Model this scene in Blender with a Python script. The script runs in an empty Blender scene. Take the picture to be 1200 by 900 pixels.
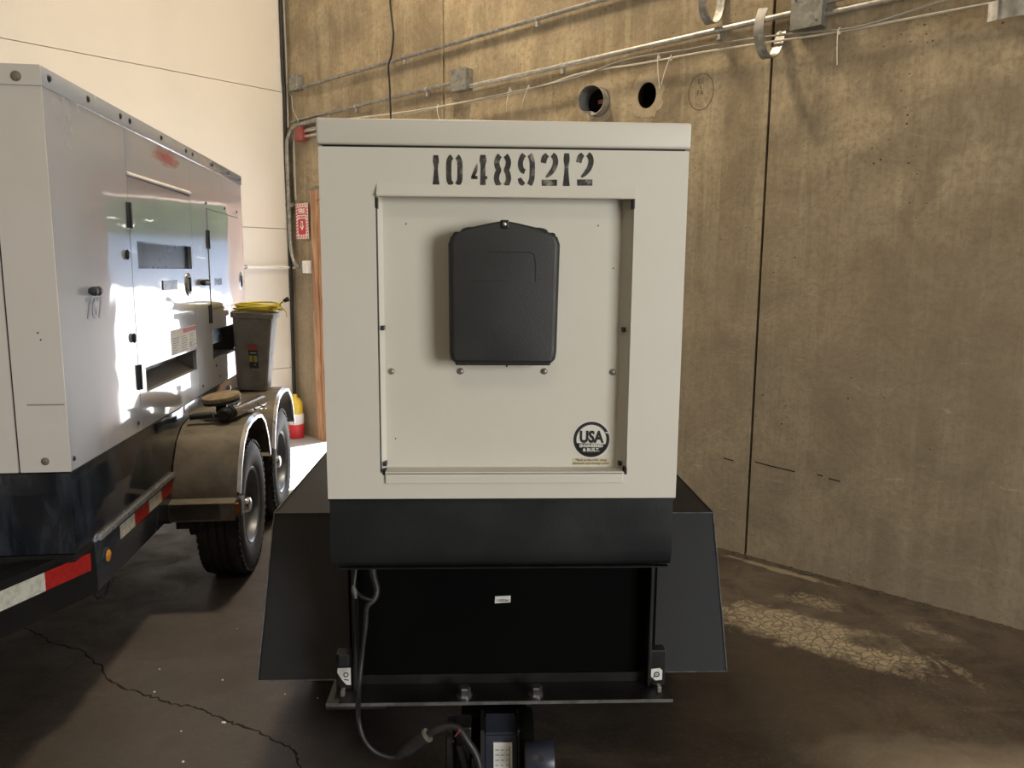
import bpy, bmesh, math, random
from math import sin, cos, pi, radians, sqrt, atan2
from mathutils import Vector, Matrix, Quaternion
random.seed(7)
SC = bpy.context.scene
COL = SC.collection

# ------------------------------------------------------------------ camera
cam = bpy.data.cameras.new('camera')
cam.sensor_fit = 'HORIZONTAL'; cam.sensor_width = 36.0; cam.lens = 27.0
cam.clip_start = .05; cam.clip_end = 300
camo = bpy.data.objects.new('camera', cam); COL.objects.link(camo)
camo.matrix_world = (Matrix.Translation((0, 0, 1.6)) @ Matrix.Rotation(-radians(2.21), 4, 'Z')
                     @ Matrix.Rotation(pi/2-radians(8.35), 4, 'X') @ Matrix.Rotation(radians(.43), 4, 'Z'))
SC.camera = camo

# ------------------------------------------------------------------ frames
WA = radians(-44.8)                       # heading of the concrete wall
W0 = Vector((1.507, 4.167, 0))            # foot of its panel joint
WD = Vector((sin(WA), cos(WA), 0))        # along the wall, away to the left
WN = Vector((-cos(WA), sin(WA), 0))       # into the room
def wp(s, t, z): return W0 + WD*s + WN*t + Vector((0, 0, z))
WROT = atan2(-WD.y, -WD.x)                # local +x = along the wall to the right (towards the camera)

# ------------------------------------------------------------------ world, sun, lamps, exposure
world = bpy.data.worlds.new('world'); SC.world = world; world.use_nodes = True
wt = world.node_tree; wt.nodes.clear()
wo = wt.nodes.new('ShaderNodeOutputWorld'); wb = wt.nodes.new('ShaderNodeBackground')
sky = wt.nodes.new('ShaderNodeTexSky'); sky.sky_type = 'NISHITA'; sky.sun_disc = False
sky.sun_elevation = radians(52); sky.sun_rotation = radians(40)
sky.air_density = 1.0; sky.dust_density = 1.5; sky.ozone_density = 1.0
wb.inputs[1].default_value = .60
wt.links.new(sky.outputs[0], wb.inputs[0]); wt.links.new(wb.outputs[0], wo.inputs[0])

def light(name, kind, loc, energy, color, target=None, **kw):
    l = bpy.data.lights.new(name, kind); l.energy = energy; l.color = color
    for k, v in kw.items(): setattr(l, k, v)
    o = bpy.data.objects.new(name, l); COL.objects.link(o); o.location = loc
    if target is not None:
        o.rotation_euler = (Vector(target)-Vector(loc)).to_track_quat('-Z', 'Y').to_euler()
    return o
SUN = (3.4, 3.0, 4.6)                     # direction towards the sun
light('sun', 'SUN', (10, 20, 20), 26.0, (1, .98, .95), (10-SUN[0], 20-SUN[1], 20-SUN[2]), angle=radians(.6))
# open loading door of the hall, behind the camera on its right
DOOR = wp(-7.9, 2.9, 1.9)
dl = light('loading_door_daylight', 'AREA', DOOR, 265, (1.0, .965, .90), DOOR+WD, shape='RECTANGLE', size=2.8, size_y=2.8)
# ceiling lamps
light('ceiling_lamp_near_wall', 'AREA', wp(1.7, 1.15, 5.7), 120, (1.0, .82, .56), wp(1.5, .7, 0), shape='RECTANGLE', size=.5, size_y=.5)
light('ceiling_lamp_over_floor', 'AREA', (-.2, -2.6, 5.7), 30, (1.0, .86, .66), (-.2, -.6, 0), shape='RECTANGLE', size=.9, size_y=.9)
light('ceiling_lamp_left_bay', 'AREA', wp(4.0, 4.6, 5.7), 62, (1.0, .86, .70), wp(4.4, 5.0, 0), shape='RECTANGLE', size=.7, size_y=.7)

vs = SC.view_settings
vs.view_transform = 'Standard'; vs.look = 'None'; vs.gamma = 1; vs.use_curve_mapping = False
vs.exposure = 0.35

# ------------------------------------------------------------------ materials
class NT:
    def __init__(s, name):
        s.m = bpy.data.materials.new(name); s.m.use_nodes = True
        s.t = s.m.node_tree; s.b = s.t.nodes['Principled BSDF']
    def n(s, kind, **kw):
        x = s.t.nodes.new('ShaderNode'+kind)
        for k, v in kw.items(): setattr(x, k, v)
        return x
    def l(s, a, b): s.t.links.new(a, b)
    def set(s, **kw):
        for k, v in kw.items(): s.b.inputs[k.replace('_', ' ')].default_value = v
    def coord(s, scale=(1, 1, 1), kind='Object', loc=(0, 0, 0), rot=(0, 0, 0)):
        tc = s.n('TexCoord'); mp = s.n('Mapping'); mp.inputs['Scale'].default_value = scale
        mp.inputs['Location'].default_value = loc; mp.inputs['Rotation'].default_value = rot
        if kind == 'World':
            g = s.n('NewGeometry'); s.l(g.outputs['Position'], mp.inputs[0])
        else: s.l(tc.outputs[kind], mp.inputs[0])
        return mp.outputs[0]
    def noise(s, co, scale, detail=5, rough=.55, dist=0):
        x = s.n('TexNoise'); s.l(co, x.inputs['Vector'])
        x.inputs['Scale'].default_value = scale; x.inputs['Detail'].default_value = detail
        x.inputs['Roughness'].default_value = rough; x.inputs['Distortion'].default_value = dist
        return x.outputs['Fac']
    def ramp(s, fac, stops, interp='LINEAR'):
        r = s.n('ValToRGB'); s.l(fac, r.inputs[0]); e = r.color_ramp.elements; r.color_ramp.interpolation = interp
        while len(e) < len(stops): e.new(.5)
        for el, (p, c) in zip(e, stops):
            el.position = p
            el.color = (c, c, c, 1) if isinstance(c, (int, float)) else (*c, 1)
        return r.outputs[0]
    def mix(s, f, a, b, mode='MIX'):
        x = s.n('Mix', data_type='RGBA', blend_type=mode)
        for i, v in ((0, f), (6, a), (7, b)):
            if hasattr(v, 'links'): s.l(v, x.inputs[i])
            elif i == 0: x.inputs[0].default_value = v
            else: x.inputs[i].default_value = (*v, 1)
        return x.outputs[2]
    def math(s, op, a, b=0.0, clamp=False):
        x = s.n('Math', operation=op); x.use_clamp = clamp
        for i, v in enumerate((a, b)):
            if hasattr(v, 'links'): s.l(v, x.inputs[i])
            else: x.inputs[i].default_value = v
        return x.outputs[0]
    def bump(s, h, strength=.2, dist=.01, prev=None):
        b = s.n('Bump'); b.inputs['Strength'].default_value = strength; b.inputs['Distance'].default_value = dist
        s.l(h, b.inputs['Height'])
        if prev is not None: s.l(prev, b.inputs['Normal'])
        return b.outputs[0]

def surf(name, col, rough=.5, metal=0, dirt=None, amount=.5, scale=6, bump=0, bscale=60, coat=0, spec=.5, kind='Object', stretch=(1, 1, 1), wave=0):
    k = NT(name); k.set(Roughness=rough, Metallic=metal, Specular_IOR_Level=spec)
    if coat: k.set(Coat_Weight=coat, Coat_Roughness=.03)
    co = k.coord(stretch, kind)
    n = k.noise(co, scale, 6, .6, .3)
    d = dirt or tuple(c*.72 for c in col)
    f = k.ramp(n, [(.42, 0.0), (.70, amount)])
    k.l(k.mix(f, col, d), k.b.inputs['Base Color'])
    rr = k.ramp(n, [(.3, max(0, rough-.06)), (.75, min(1, rough+.10))]); k.l(rr, k.b.inputs['Roughness'])
    nb = None
    if wave: nb = k.bump(k.noise(k.coord((1, 1, 1), kind), 2.3, 2, .5, .4), 1.0, wave)
    if bump: nb = k.bump(k.noise(co, bscale, 3), bump, .004, nb)
    if nb is not None:
        k.l(nb, k.b.inputs['Normal'])
        if coat: k.l(nb, k.b.inputs['Coat Normal'])
    return k.m

def concrete_wall_mat():
    k = NT('bare_concrete'); k.set(Roughness=.86, Specular_IOR_Level=.25)
    co = k.coord((1, 1, 1), 'World')
    streak = k.coord((9, 9, .35), 'World')
    hband = k.coord((.5, .5, 2.2), 'World')
    big = k.noise(co, .75, 4, .55, .5); mid = k.noise(co, 3.2, 7, .62, .6); fine = k.noise(co, 34, 5, .7)
    st = k.noise(streak, 1.0, 5, .6, .2); hb = k.noise(hband, 1.3, 4, .55, .3)
    c = k.ramp(big, [(.33, (.305, .245, .165)), (.50, (.400, .328, .228)), (.66, (.490, .405, .285))])
    c = k.mix(k.ramp(mid, [(.40, .0), (.62, .80)]), c, (.225, .185, .130))
    c = k.mix(k.ramp(st, [(.48, .0), (.68, .55)]), c, (.54, .47, .34))
    c = k.mix(k.ramp(hb, [(.52, .0), (.70, .45)]), c, (.255, .220, .170))
    c = k.mix(k.ramp(fine, [(.46, .0), (.64, .45)]), c, (.18, .148, .100))
    stf = k.noise(k.coord((60, 60, 4), 'World'), 1.0, 4, .6)
    c = k.mix(k.ramp(stf, [(.50, .0), (.66, .30)]), c, (.20, .165, .115))
    # greyer and darker concrete lower down
    g = k.n('NewGeometry'); sx = k.n('SeparateXYZ'); k.l(g.outputs['Position'], sx.inputs[0])
    zz = k.math('ADD', sx.outputs[2], k.math('MULTIPLY', mid, .9))
    c = k.mix(k.ramp(k.math('MULTIPLY', zz, .25), [(.12, .55), (.50, .40), (.64, .0)]), c, (.225, .185, .138))
    pits = k.n('TexVoronoi'); k.l(co, pits.inputs['Vector']); pits.inputs['Scale'].default_value = 26
    pm = k.math('MULTIPLY', k.ramp(pits.outputs['Distance'], [(.06, 1.0), (.16, 0.0)]), k.ramp(k.noise(co, 2.6, 3), [(.55, 0.0), (.66, 1.0)]))
    c = k.mix(pm, c, (.07, .055, .04))
    sm = k.noise(k.coord((1, 1, 1.4), 'World', loc=(3, 1, 2)), 1.7, 7, .66, 1.2)
    c = k.mix(k.ramp(sm, [(.54, .0), (.63, .30)]), c, (.235, .185, .130))
    sc2 = k.noise(k.coord((2, 2, 7), 'World', rot=(0, .5, .3)), 1.6, 6, .7, 1.5)
    c = k.mix(k.ramp(sc2, [(.64, .0), (.70, .35)]), c, (.52, .48, .40))
    c = k.mix(1.0, c, (1.01, .985, .93), 'MULTIPLY')
    k.l(c, k.b.inputs['Base Color'])
    h = k.math('ADD', k.math('MULTIPLY', fine, .35), k.math('ADD', mid, k.math('MULTIPLY', pm, -1.2)))
    k.l(k.bump(h, .55, .014), k.b.inputs['Normal'])
    return k.m

def floor_mat():
    k = NT('oily_concrete_floor'); k.set(Specular_IOR_Level=.45)
    co = k.coord((1, 1, 1), 'World')
    big = k.noise(co, .9, 5, .6, .8); mid = k.noise(co, 4.5, 8, .66, .6); fine = k.noise(co, 60, 4, .7)
    dirn = k.noise(k.coord((1.2, 5, 1), 'World', rot=(0, 0, radians(40))), 1.1, 6, .65, .5)
    c = k.ramp(big, [(.32, (.036, .026, .019)), (.52, (.070, .053, .039)), (.70, (.115, .092, .072))])
    c = k.mix(k.ramp(mid, [(.42, .0), (.66, .75)]), c, (.028, .020, .014))
    c = k.mix(k.ramp(dirn, [(.56, .0), (.72, .4)]), c, (.19, .155, .115))
    c = k.mix(k.ramp(fine, [(.55, .0), (.8, .4)]), c, (.32, .28, .23))
    def blob(cx, cy, ax, ay, ang, soft, amp=.55, sc=3.0):
        m = k.coord((1/ax, 1/ay, 1), 'World')   # mapping scales then rotates; do it by hand instead
        g = k.n('NewGeometry'); v = k.n('VectorMath', operation='SUBTRACT'); k.l(g.outputs['Position'], v.inputs[0]); v.inputs[1].default_value = (cx, cy, 0)
        r = k.n('VectorRotate', rotation_type='Z_AXIS'); k.l(v.outputs[0], r.inputs['Vector']); r.inputs['Angle'].default_value = -ang
        q = k.n('VectorMath', operation='MULTIPLY'); k.l(r.outputs[0], q.inputs[0]); q.inputs[1].default_value = (1/ax, 1/ay, 0)
        ln = k.n('VectorMath', operation='LENGTH'); k.l(q.outputs[0], ln.inputs[0])
        dd = k.math('ADD', ln.outputs['Value'], k.math('MULTIPLY', k.math('SUBTRACT', k.noise(co, sc, 7, .68, .8), .5), amp*2))
        return k.ramp(dd, [(1-soft, 1.0), (1.0, 0.0)])
    # lime bloom by the wall, cracked like dried mud
    vor = k.n('TexVoronoi', feature='DISTANCE_TO_EDGE'); vor.inputs['Scale'].default_value = 26
    k.l(k.coord((1, 1, 1), 'World'), vor.inputs['Vector'])
    vor2 = k.n('TexVoronoi', feature='DISTANCE_TO_EDGE'); vor2.inputs['Scale'].default_value = 10
    dist = k.n('VectorMath', operation='ADD'); k.l(co, dist.inputs[0])
    nz = k.n('TexNoise'); nz.inputs['Scale'].default_value = 7; k.l(co, nz.inputs['Vector'])
    sc = k.n('VectorMath', operation='SCALE'); k.l(nz.outputs['Color'], sc.inputs[0]); sc.inputs['Scale'].default_value = .12
    k.l(sc.outputs[0], dist.inputs[1]); k.l(dist.outputs[0], vor2.inputs['Vector']); k.l(dist.outputs[0], vor.inputs['Vector'])
    crk = k.math('MULTIPLY', k.ramp(vor.outputs['Distance'], [(.02, .0), (.10, 1.0)]), k.ramp(vor2.outputs['Distance'], [(.01, .25), (.05, 1.0)]))
    b1 = k.math('MULTIPLY', blob(1.50, 3.18, .58, .20, radians(-38), .40, .95, 7), k.math('ADD', k.math('MULTIPLY', crk, .75), .25))
    hole = blob(1.72, 3.10, .16, .09, radians(-30), .5, .8, 9)
    b1 = k.math('MULTIPLY', b1, k.math('SUBTRACT', 1.0, k.math('MULTIPLY', hole, .8)))
    b2 = k.math('MULTIPLY', blob(1.62, 3.55, .16, .10, radians(-42), .4, 1.3, 9), .55)
    b3 = k.math('MULTIPLY', blob(2.02, 3.22, .13, .07, radians(-42), .4, 1.5, 12), .4)
    b4 = blob(2.42, 2.62, .28, .10, radians(-30), .4, .6, 8)
    b5 = k.math('MULTIPLY', blob(1.62, 3.93, .34, .035, radians(-45), .5, 1.2, 12), .6)
    b2 = k.math('MULTIPLY', b2, crk); b3 = k.math('MULTIPLY', b3, crk)
    lime = b1
    for b in (b2, b3, b4, b5): lime = k.math('MAXIMUM', lime, b)
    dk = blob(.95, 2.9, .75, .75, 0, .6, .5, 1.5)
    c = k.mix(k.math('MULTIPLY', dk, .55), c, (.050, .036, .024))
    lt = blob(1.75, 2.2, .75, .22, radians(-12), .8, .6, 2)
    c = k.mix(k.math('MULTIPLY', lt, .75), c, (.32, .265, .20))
    c = k.mix(k.math('MULTIPLY', lime, .85), c, (.36, .295, .195))
    # daylight painted into the floor colour at the far end and in the aisle
    far = blob(-1.0, 7.2, 3.2, 3.2, 0, .5, .2, 1)
    c = k.mix(k.math('MULTIPLY', far, .75), c, (.42, .40, .38))
    ais_lit = blob(-.95, 3.0, .8, 1.9, radians(6), .5, .35, 1.5)
    c = k.mix(k.math('MULTIPLY', ais_lit, .55), c, (.115, .105, .105))
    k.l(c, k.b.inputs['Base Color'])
    r = k.ramp(mid, [(.3, .34), (.7, .60)]); r = k.mix(lime, r, (.9, .9, .9)); k.l(r, k.b.inputs['Roughness'])
    h = k.math('ADD', k.math('MULTIPLY', mid, .6), k.math('MULTIPLY', fine, .25)); h = k.math('ADD', h, k.math('MULTIPLY', lime, 1.1))
    k.l(k.bump(h, .30, .010), k.b.inputs['Normal'])
    return k.m

def wood_mat():
    k = NT('varnished_wood'); k.set(Roughness=.5)
    co = k.coord((7, 7, .6), 'World'); n = k.noise(co, 3, 6, .6, 2.0)
    k.l(k.ramp(n, [(.3, (.16, .07, .035)), (.5, (.36, .19, .10)), (.7, (.52, .33, .19))]), k.b.inputs['Base Color']); return k.m

def galv_mat(name='galvanised_steel', c1=(.34, .33, .31), c2=(.52, .51, .48), rough=.42):
    k = NT(name); k.set(Metallic=.85, Roughness=rough)
    v = k.n('TexVoronoi'); v.inputs['Scale'].default_value = 38; k.l(k.coord(), v.inputs['Vector'])
    sx = k.n('SeparateColor'); k.l(v.outputs['Color'], sx.inputs[0])
    k.l(k.mix(sx.outputs[0], c1, c2), k.b.inputs['Base Color'])
    k.l(k.ramp(k.noise(k.coord(), 9), [(.3, rough-.1), (.7, rough+.2)]), k.b.inputs['Roughness']); return k.m

def spray_mat():
    k = NT('sprayed_stencil_black'); k.set(Roughness=.6)
    n = k.noise(k.coord((1, 1, 1), 'World'), 26, 4, .6, .3)
    k.l(k.ramp(n, [(.40, (.014, .014, .014)), (.54, (.045, .042, .038)), (.66, (.27, .25, .21))]), k.b.inputs['Base Color']); return k.m

def stripe_mat():
    k = NT('bark_foliage'); return k.m

M = {}
M['concrete'] = concrete_wall_mat()
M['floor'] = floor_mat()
M['wood'] = wood_mat()
M['galv'] = galv_mat('galvanised_steel', (.24, .235, .225), (.40, .39, .37), .45)
M['galv_dull'] = galv_mat('dull_zinc_box', (.23, .23, .21), (.34, .34, .31), .55)
M['galv_bright'] = galv_mat('bright_zinc', (.42, .41, .39), (.60, .59, .56), .38)
M['drywall'] = surf('painted_white_wall', (.70, .655, .59), .8, dirt=(.60, .57, .53), amount=.5, scale=1.2, bump=.1, bscale=40)
M['seam'] = surf('wall_seam_grey', (.30, .29, .27), .9)  # plain grey of the backing seen in the sheet gaps
M['ceiling'] = surf('ceiling_deck', (.50, .47, .42), .9, scale=2)
M['white'] = surf('white_powder_coat', (.66, .63, .555), .46, dirt=(.58, .55, .475), amount=.35, scale=2.2, bump=.05, bscale=160, kind='World')
M['white_in'] = surf('white_powder_coat_recess', (.66, .63, .55), .42, dirt=(.58, .54, .45), amount=.4, scale=2.0, bump=.05, bscale=160, kind='World')
M['gloss_white'] = surf('gloss_white_enamel', (.42, .455, .53), .20, dirt=(.39, .42, .49), amount=.25, scale=2.0, coat=1.0, wave=.0025, kind='World')
M['matt_white'] = surf('flat_white_enamel', (.66, .62, .57), .5, dirt=(.57, .53, .48), amount=.4, scale=2.5, kind='World')
M['black_gloss'] = surf('gloss_black_paint', (.010, .012, .016), .14, dirt=(.045, .055, .07), amount=.8, scale=5, coat=.6, wave=.002, stretch=(3, 3, .8), kind='World')
M['black'] = surf('black_chassis_paint', (.008, .008, .008), .42, dirt=(.020, .018, .015), amount=.6, scale=7, bump=.1, bscale=60)
M['tank_black'] = surf('satin_black_paint', (.012, .014, .015), .36, dirt=(.022, .023, .023), amount=.6, scale=4, bump=.08, bscale=120)
M['recess_black'] = surf('dull_black_paint', (.003, .003, .003), .7, dirt=(.005, .005, .004), amount=.6, scale=4, spec=.03)
M['fender_black'] = surf('textured_black_fender', (.016, .017, .019), .55, dirt=(.028, .025, .024), amount=.6, scale=3, bump=.35, bscale=220, spec=.25)
M['fender_edge'] = surf('worn_edge', (.13, .125, .115), .5, dirt=(.04, .038, .036), amount=.9, scale=30)
M['box_plastic'] = surf('black_box_plastic', (.020, .021, .021), .48, dirt=(.028, .029, .028), amount=.5, scale=9, bump=.2, bscale=400)
M['pure_black'] = surf('black_rubber_seal', (.006, .006, .006), .5)
M['bolt'] = surf('zinc_bolt', (.34, .31, .27), .45, .7, scale=60)
M['bolt_light'] = surf('bright_bolt', (.62, .62, .62), .3, .9, scale=60)
M['bolt_dark'] = surf('dark_bolt', (.07, .08, .09), .4, .6, scale=60)
M['rubber'] = surf('tyre_rubber', (.018, .018, .019), .62, dirt=(.05, .046, .042), amount=.7, scale=9, bump=.15, bscale=90)
M['rim'] = surf('wheel_silver', (.20, .225, .27), .38, .6, dirt=(.10, .10, .12), scale=14)
M['raw_steel'] = surf('weathered_raw_fender', (.20, .175, .145), .50, .35, dirt=(.10, .088, .072), amount=.95, scale=6, stretch=(1, 2.2, .8), bump=.1)
M['raw_edge'] = surf('bare_fender_lip', (.55, .57, .62), .30, .7, dirt=(.25, .24, .24), scale=20)
M['rail'] = surf('gloss_black_rail', (.028, .030, .036), .22, dirt=(.06, .062, .07), amount=.5, scale=8, coat=.3)
M['silver_edge'] = surf('bare_rail_edge', (.42, .44, .48), .28, .6, dirt=(.15, .15, .17), amount=.7, scale=16)
M['red_tape'] = surf('red_reflective_tape', (.42, .022, .018), .35, dirt=(.20, .012, .010), amount=.7, scale=40, stretch=(1, 1, 2))
M['white_tape'] = surf('white_reflective_tape', (.60, .58, .50), .4, dirt=(.30, .28, .22), amount=.7, scale=40)
M['amber'] = surf('amber_lens', (.62, .26, .045), .2, dirt=(.40, .15, .02), scale=30, coat=.5)
M['amber_dull'] = surf('amber_lens_dull', (.42, .15, .03), .3, dirt=(.22, .08, .02), scale=40)
M['glass'] = surf('dark_window', (.060, .080, .135), .30, spec=.25)
M['blue_in'] = surf('blue_black_machinery', (.045, .065, .11), .25, dirt=(.09, .13, .2), amount=.8, scale=8)
M['vent_grey'] = surf('recess_grey_paint', (.36, .37, .41), .4, scale=4)
M['bin'] = surf('dusty_grey_bin', (.30, .285, .28), .62, dirt=(.19, .18, .17), amount=.9, scale=12, bump=.15, bscale=60)
M['yellow_cord'] = surf('yellow_cord_jacket', (.66, .56, .045), .45, dirt=(.42, .34, .03), scale=50)
M['cord_black'] = surf('black_cable_jacket', (.014, .0135, .013), .5, dirt=(.030, .028, .026), amount=.7, scale=40)
M['wire_grey'] = surf('grey_wire', (.33, .31, .27), .5, scale=30)
M['wire_white'] = surf('white_tie', (.70, .66, .56), .5, scale=30)
M['wire_black'] = surf('black_wire', (.012, .012, .012), .5)
M['red_box'] = surf('red_enamel', (.26, .05, .05), .4, dirt=(.25, .02, .02), scale=20)
M['sign_red'] = surf('sign_red', (.52, .035, .045), .4, scale=10)
M['sign_white'] = surf('sign_white', (.82, .80, .78), .4, scale=10)
M['yellow'] = surf('yellow_plastic', (.72, .50, .05), .4, scale=20)
M['red_plastic'] = surf('red_plastic', (.60, .035, .04), .4, scale=20)
M['pad'] = surf('worn_wooden_pad', (.34, .265, .175), .6, dirt=(.17, .125, .08), amount=.9, scale=22, bump=.2)
M['chrome'] = surf('worn_chrome', (.62, .62, .64), .22, .95, dirt=(.3, .3, .3), scale=25)
M['jack_black'] = surf('greasy_black_metal', (.03, .03, .034), .3, .4, scale=20)
M['stencil'] = spray_mat()
M['ink'] = surf('printed_black', (.010, .010, .010), .5)
M['ink_grey'] = surf('faded_grey_print', (.20, .22, .26), .4)
M['ink_brown'] = surf('small_print_brown', (.16, .13, .07), .5)
M['print_cream'] = surf('sticker_cream', (.72, .70, .63), .45)
M['print_tan'] = surf('small_sticker_tan', (.60, .54, .38), .5)
M['print_white'] = surf('paper_label', (.74, .73, .69), .5, dirt=(.62, .61, .57), scale=60)
M['print_red'] = surf('print_red', (.50, .10, .10), .5)
M['print_red_faded'] = surf('print_red_pale', (.58, .36, .36), .4)
M['print_yellow'] = surf('print_yellow', (.50, .43, .10), .5)
M['print_dark'] = surf('print_dark', (.05, .06, .08), .5)
M['blue_black'] = surf('blue_black_paint', (.022, .026, .042), .36, dirt=(.035, .04, .06), scale=9)
M['primer'] = surf('lime_dust_ring', (.42, .345, .24), .9, dirt=(.34, .285, .20), amount=.95, scale=22, bump=.8, bscale=40)
M['hole_dark'] = surf('hole_shade_black', (.006, .005, .004), .9, spec=.1)  # near-black colour standing in for the shade inside hole and pipe
M['pen'] = surf('marker_pen', (.10, .075, .06), .8)
M['crackm'] = surf('crack_dirt', (.010, .008, .007), .9)
M['chip'] = surf('white_chip', (.75, .72, .66), .7)
M['yard'] = surf('sunlit_yard_concrete', (.60, .60, .59), .9, scale=1)
M['yard_wall'] = surf('white_yard_wall', (.80, .80, .78), .8, scale=1)
M['joint'] = surf('joint_filler', (.075, .062, .045), .9)

def foliage_mat():
    k = NT('hedge_leaves'); k.set(Roughness=.6)
    n = k.noise(k.coord((1, 1, 1), 'World'), 2.2, 6, .7)
    k.l(k.ramp(n, [(.35, (.030, .070, .010)), (.52, (.10, .20, .03)), (.68, (.24, .36, .07))]), k.b.inputs['Base Color'])
    tr = k.n('BsdfTranslucent'); tr.inputs[0].default_value = (.32, .55, .09, 1); mx = k.n('MixShader'); mx.inputs[0].default_value = .5
    k.l(k.b.outputs[0], mx.inputs[1]); k.l(tr.outputs[0], mx.inputs[2]); k.l(mx.outputs[0], k.t.nodes['Material Output'].inputs[0]); return k.m
M['leaf'] = foliage_mat()
def smear_mat():
    k = NT('soft_red_smear'); k.set(Roughness=.3); k.b.inputs['Base Color'].default_value = (.55, .16, .16, 1)
    tc = k.n('TexCoord'); v = k.n('VectorMath', operation='SUBTRACT'); k.l(tc.outputs['Object'], v.inputs[0]); v.inputs[1].default_value = (0, 1.25, 2.118)
    q = k.n('VectorMath', operation='MULTIPLY'); k.l(v.outputs[0], q.inputs[0]); q.inputs[1].default_value = (0, 1/.24, 1/.045)
    ln = k.n('VectorMath', operation='LENGTH'); k.l(q.outputs[0], ln.inputs[0])
    d = k.math('ADD', ln.outputs['Value'], k.math('MULTIPLY', k.math('SUBTRACT', k.noise(k.coord((1, 3, 12)), 4, 5), .5), 1.0))
    k.l(k.ramp(d, [(.2, .55), (.95, 0.0)]), k.b.inputs['Alpha']); return k.m
M['smear'] = smear_mat()

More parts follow.
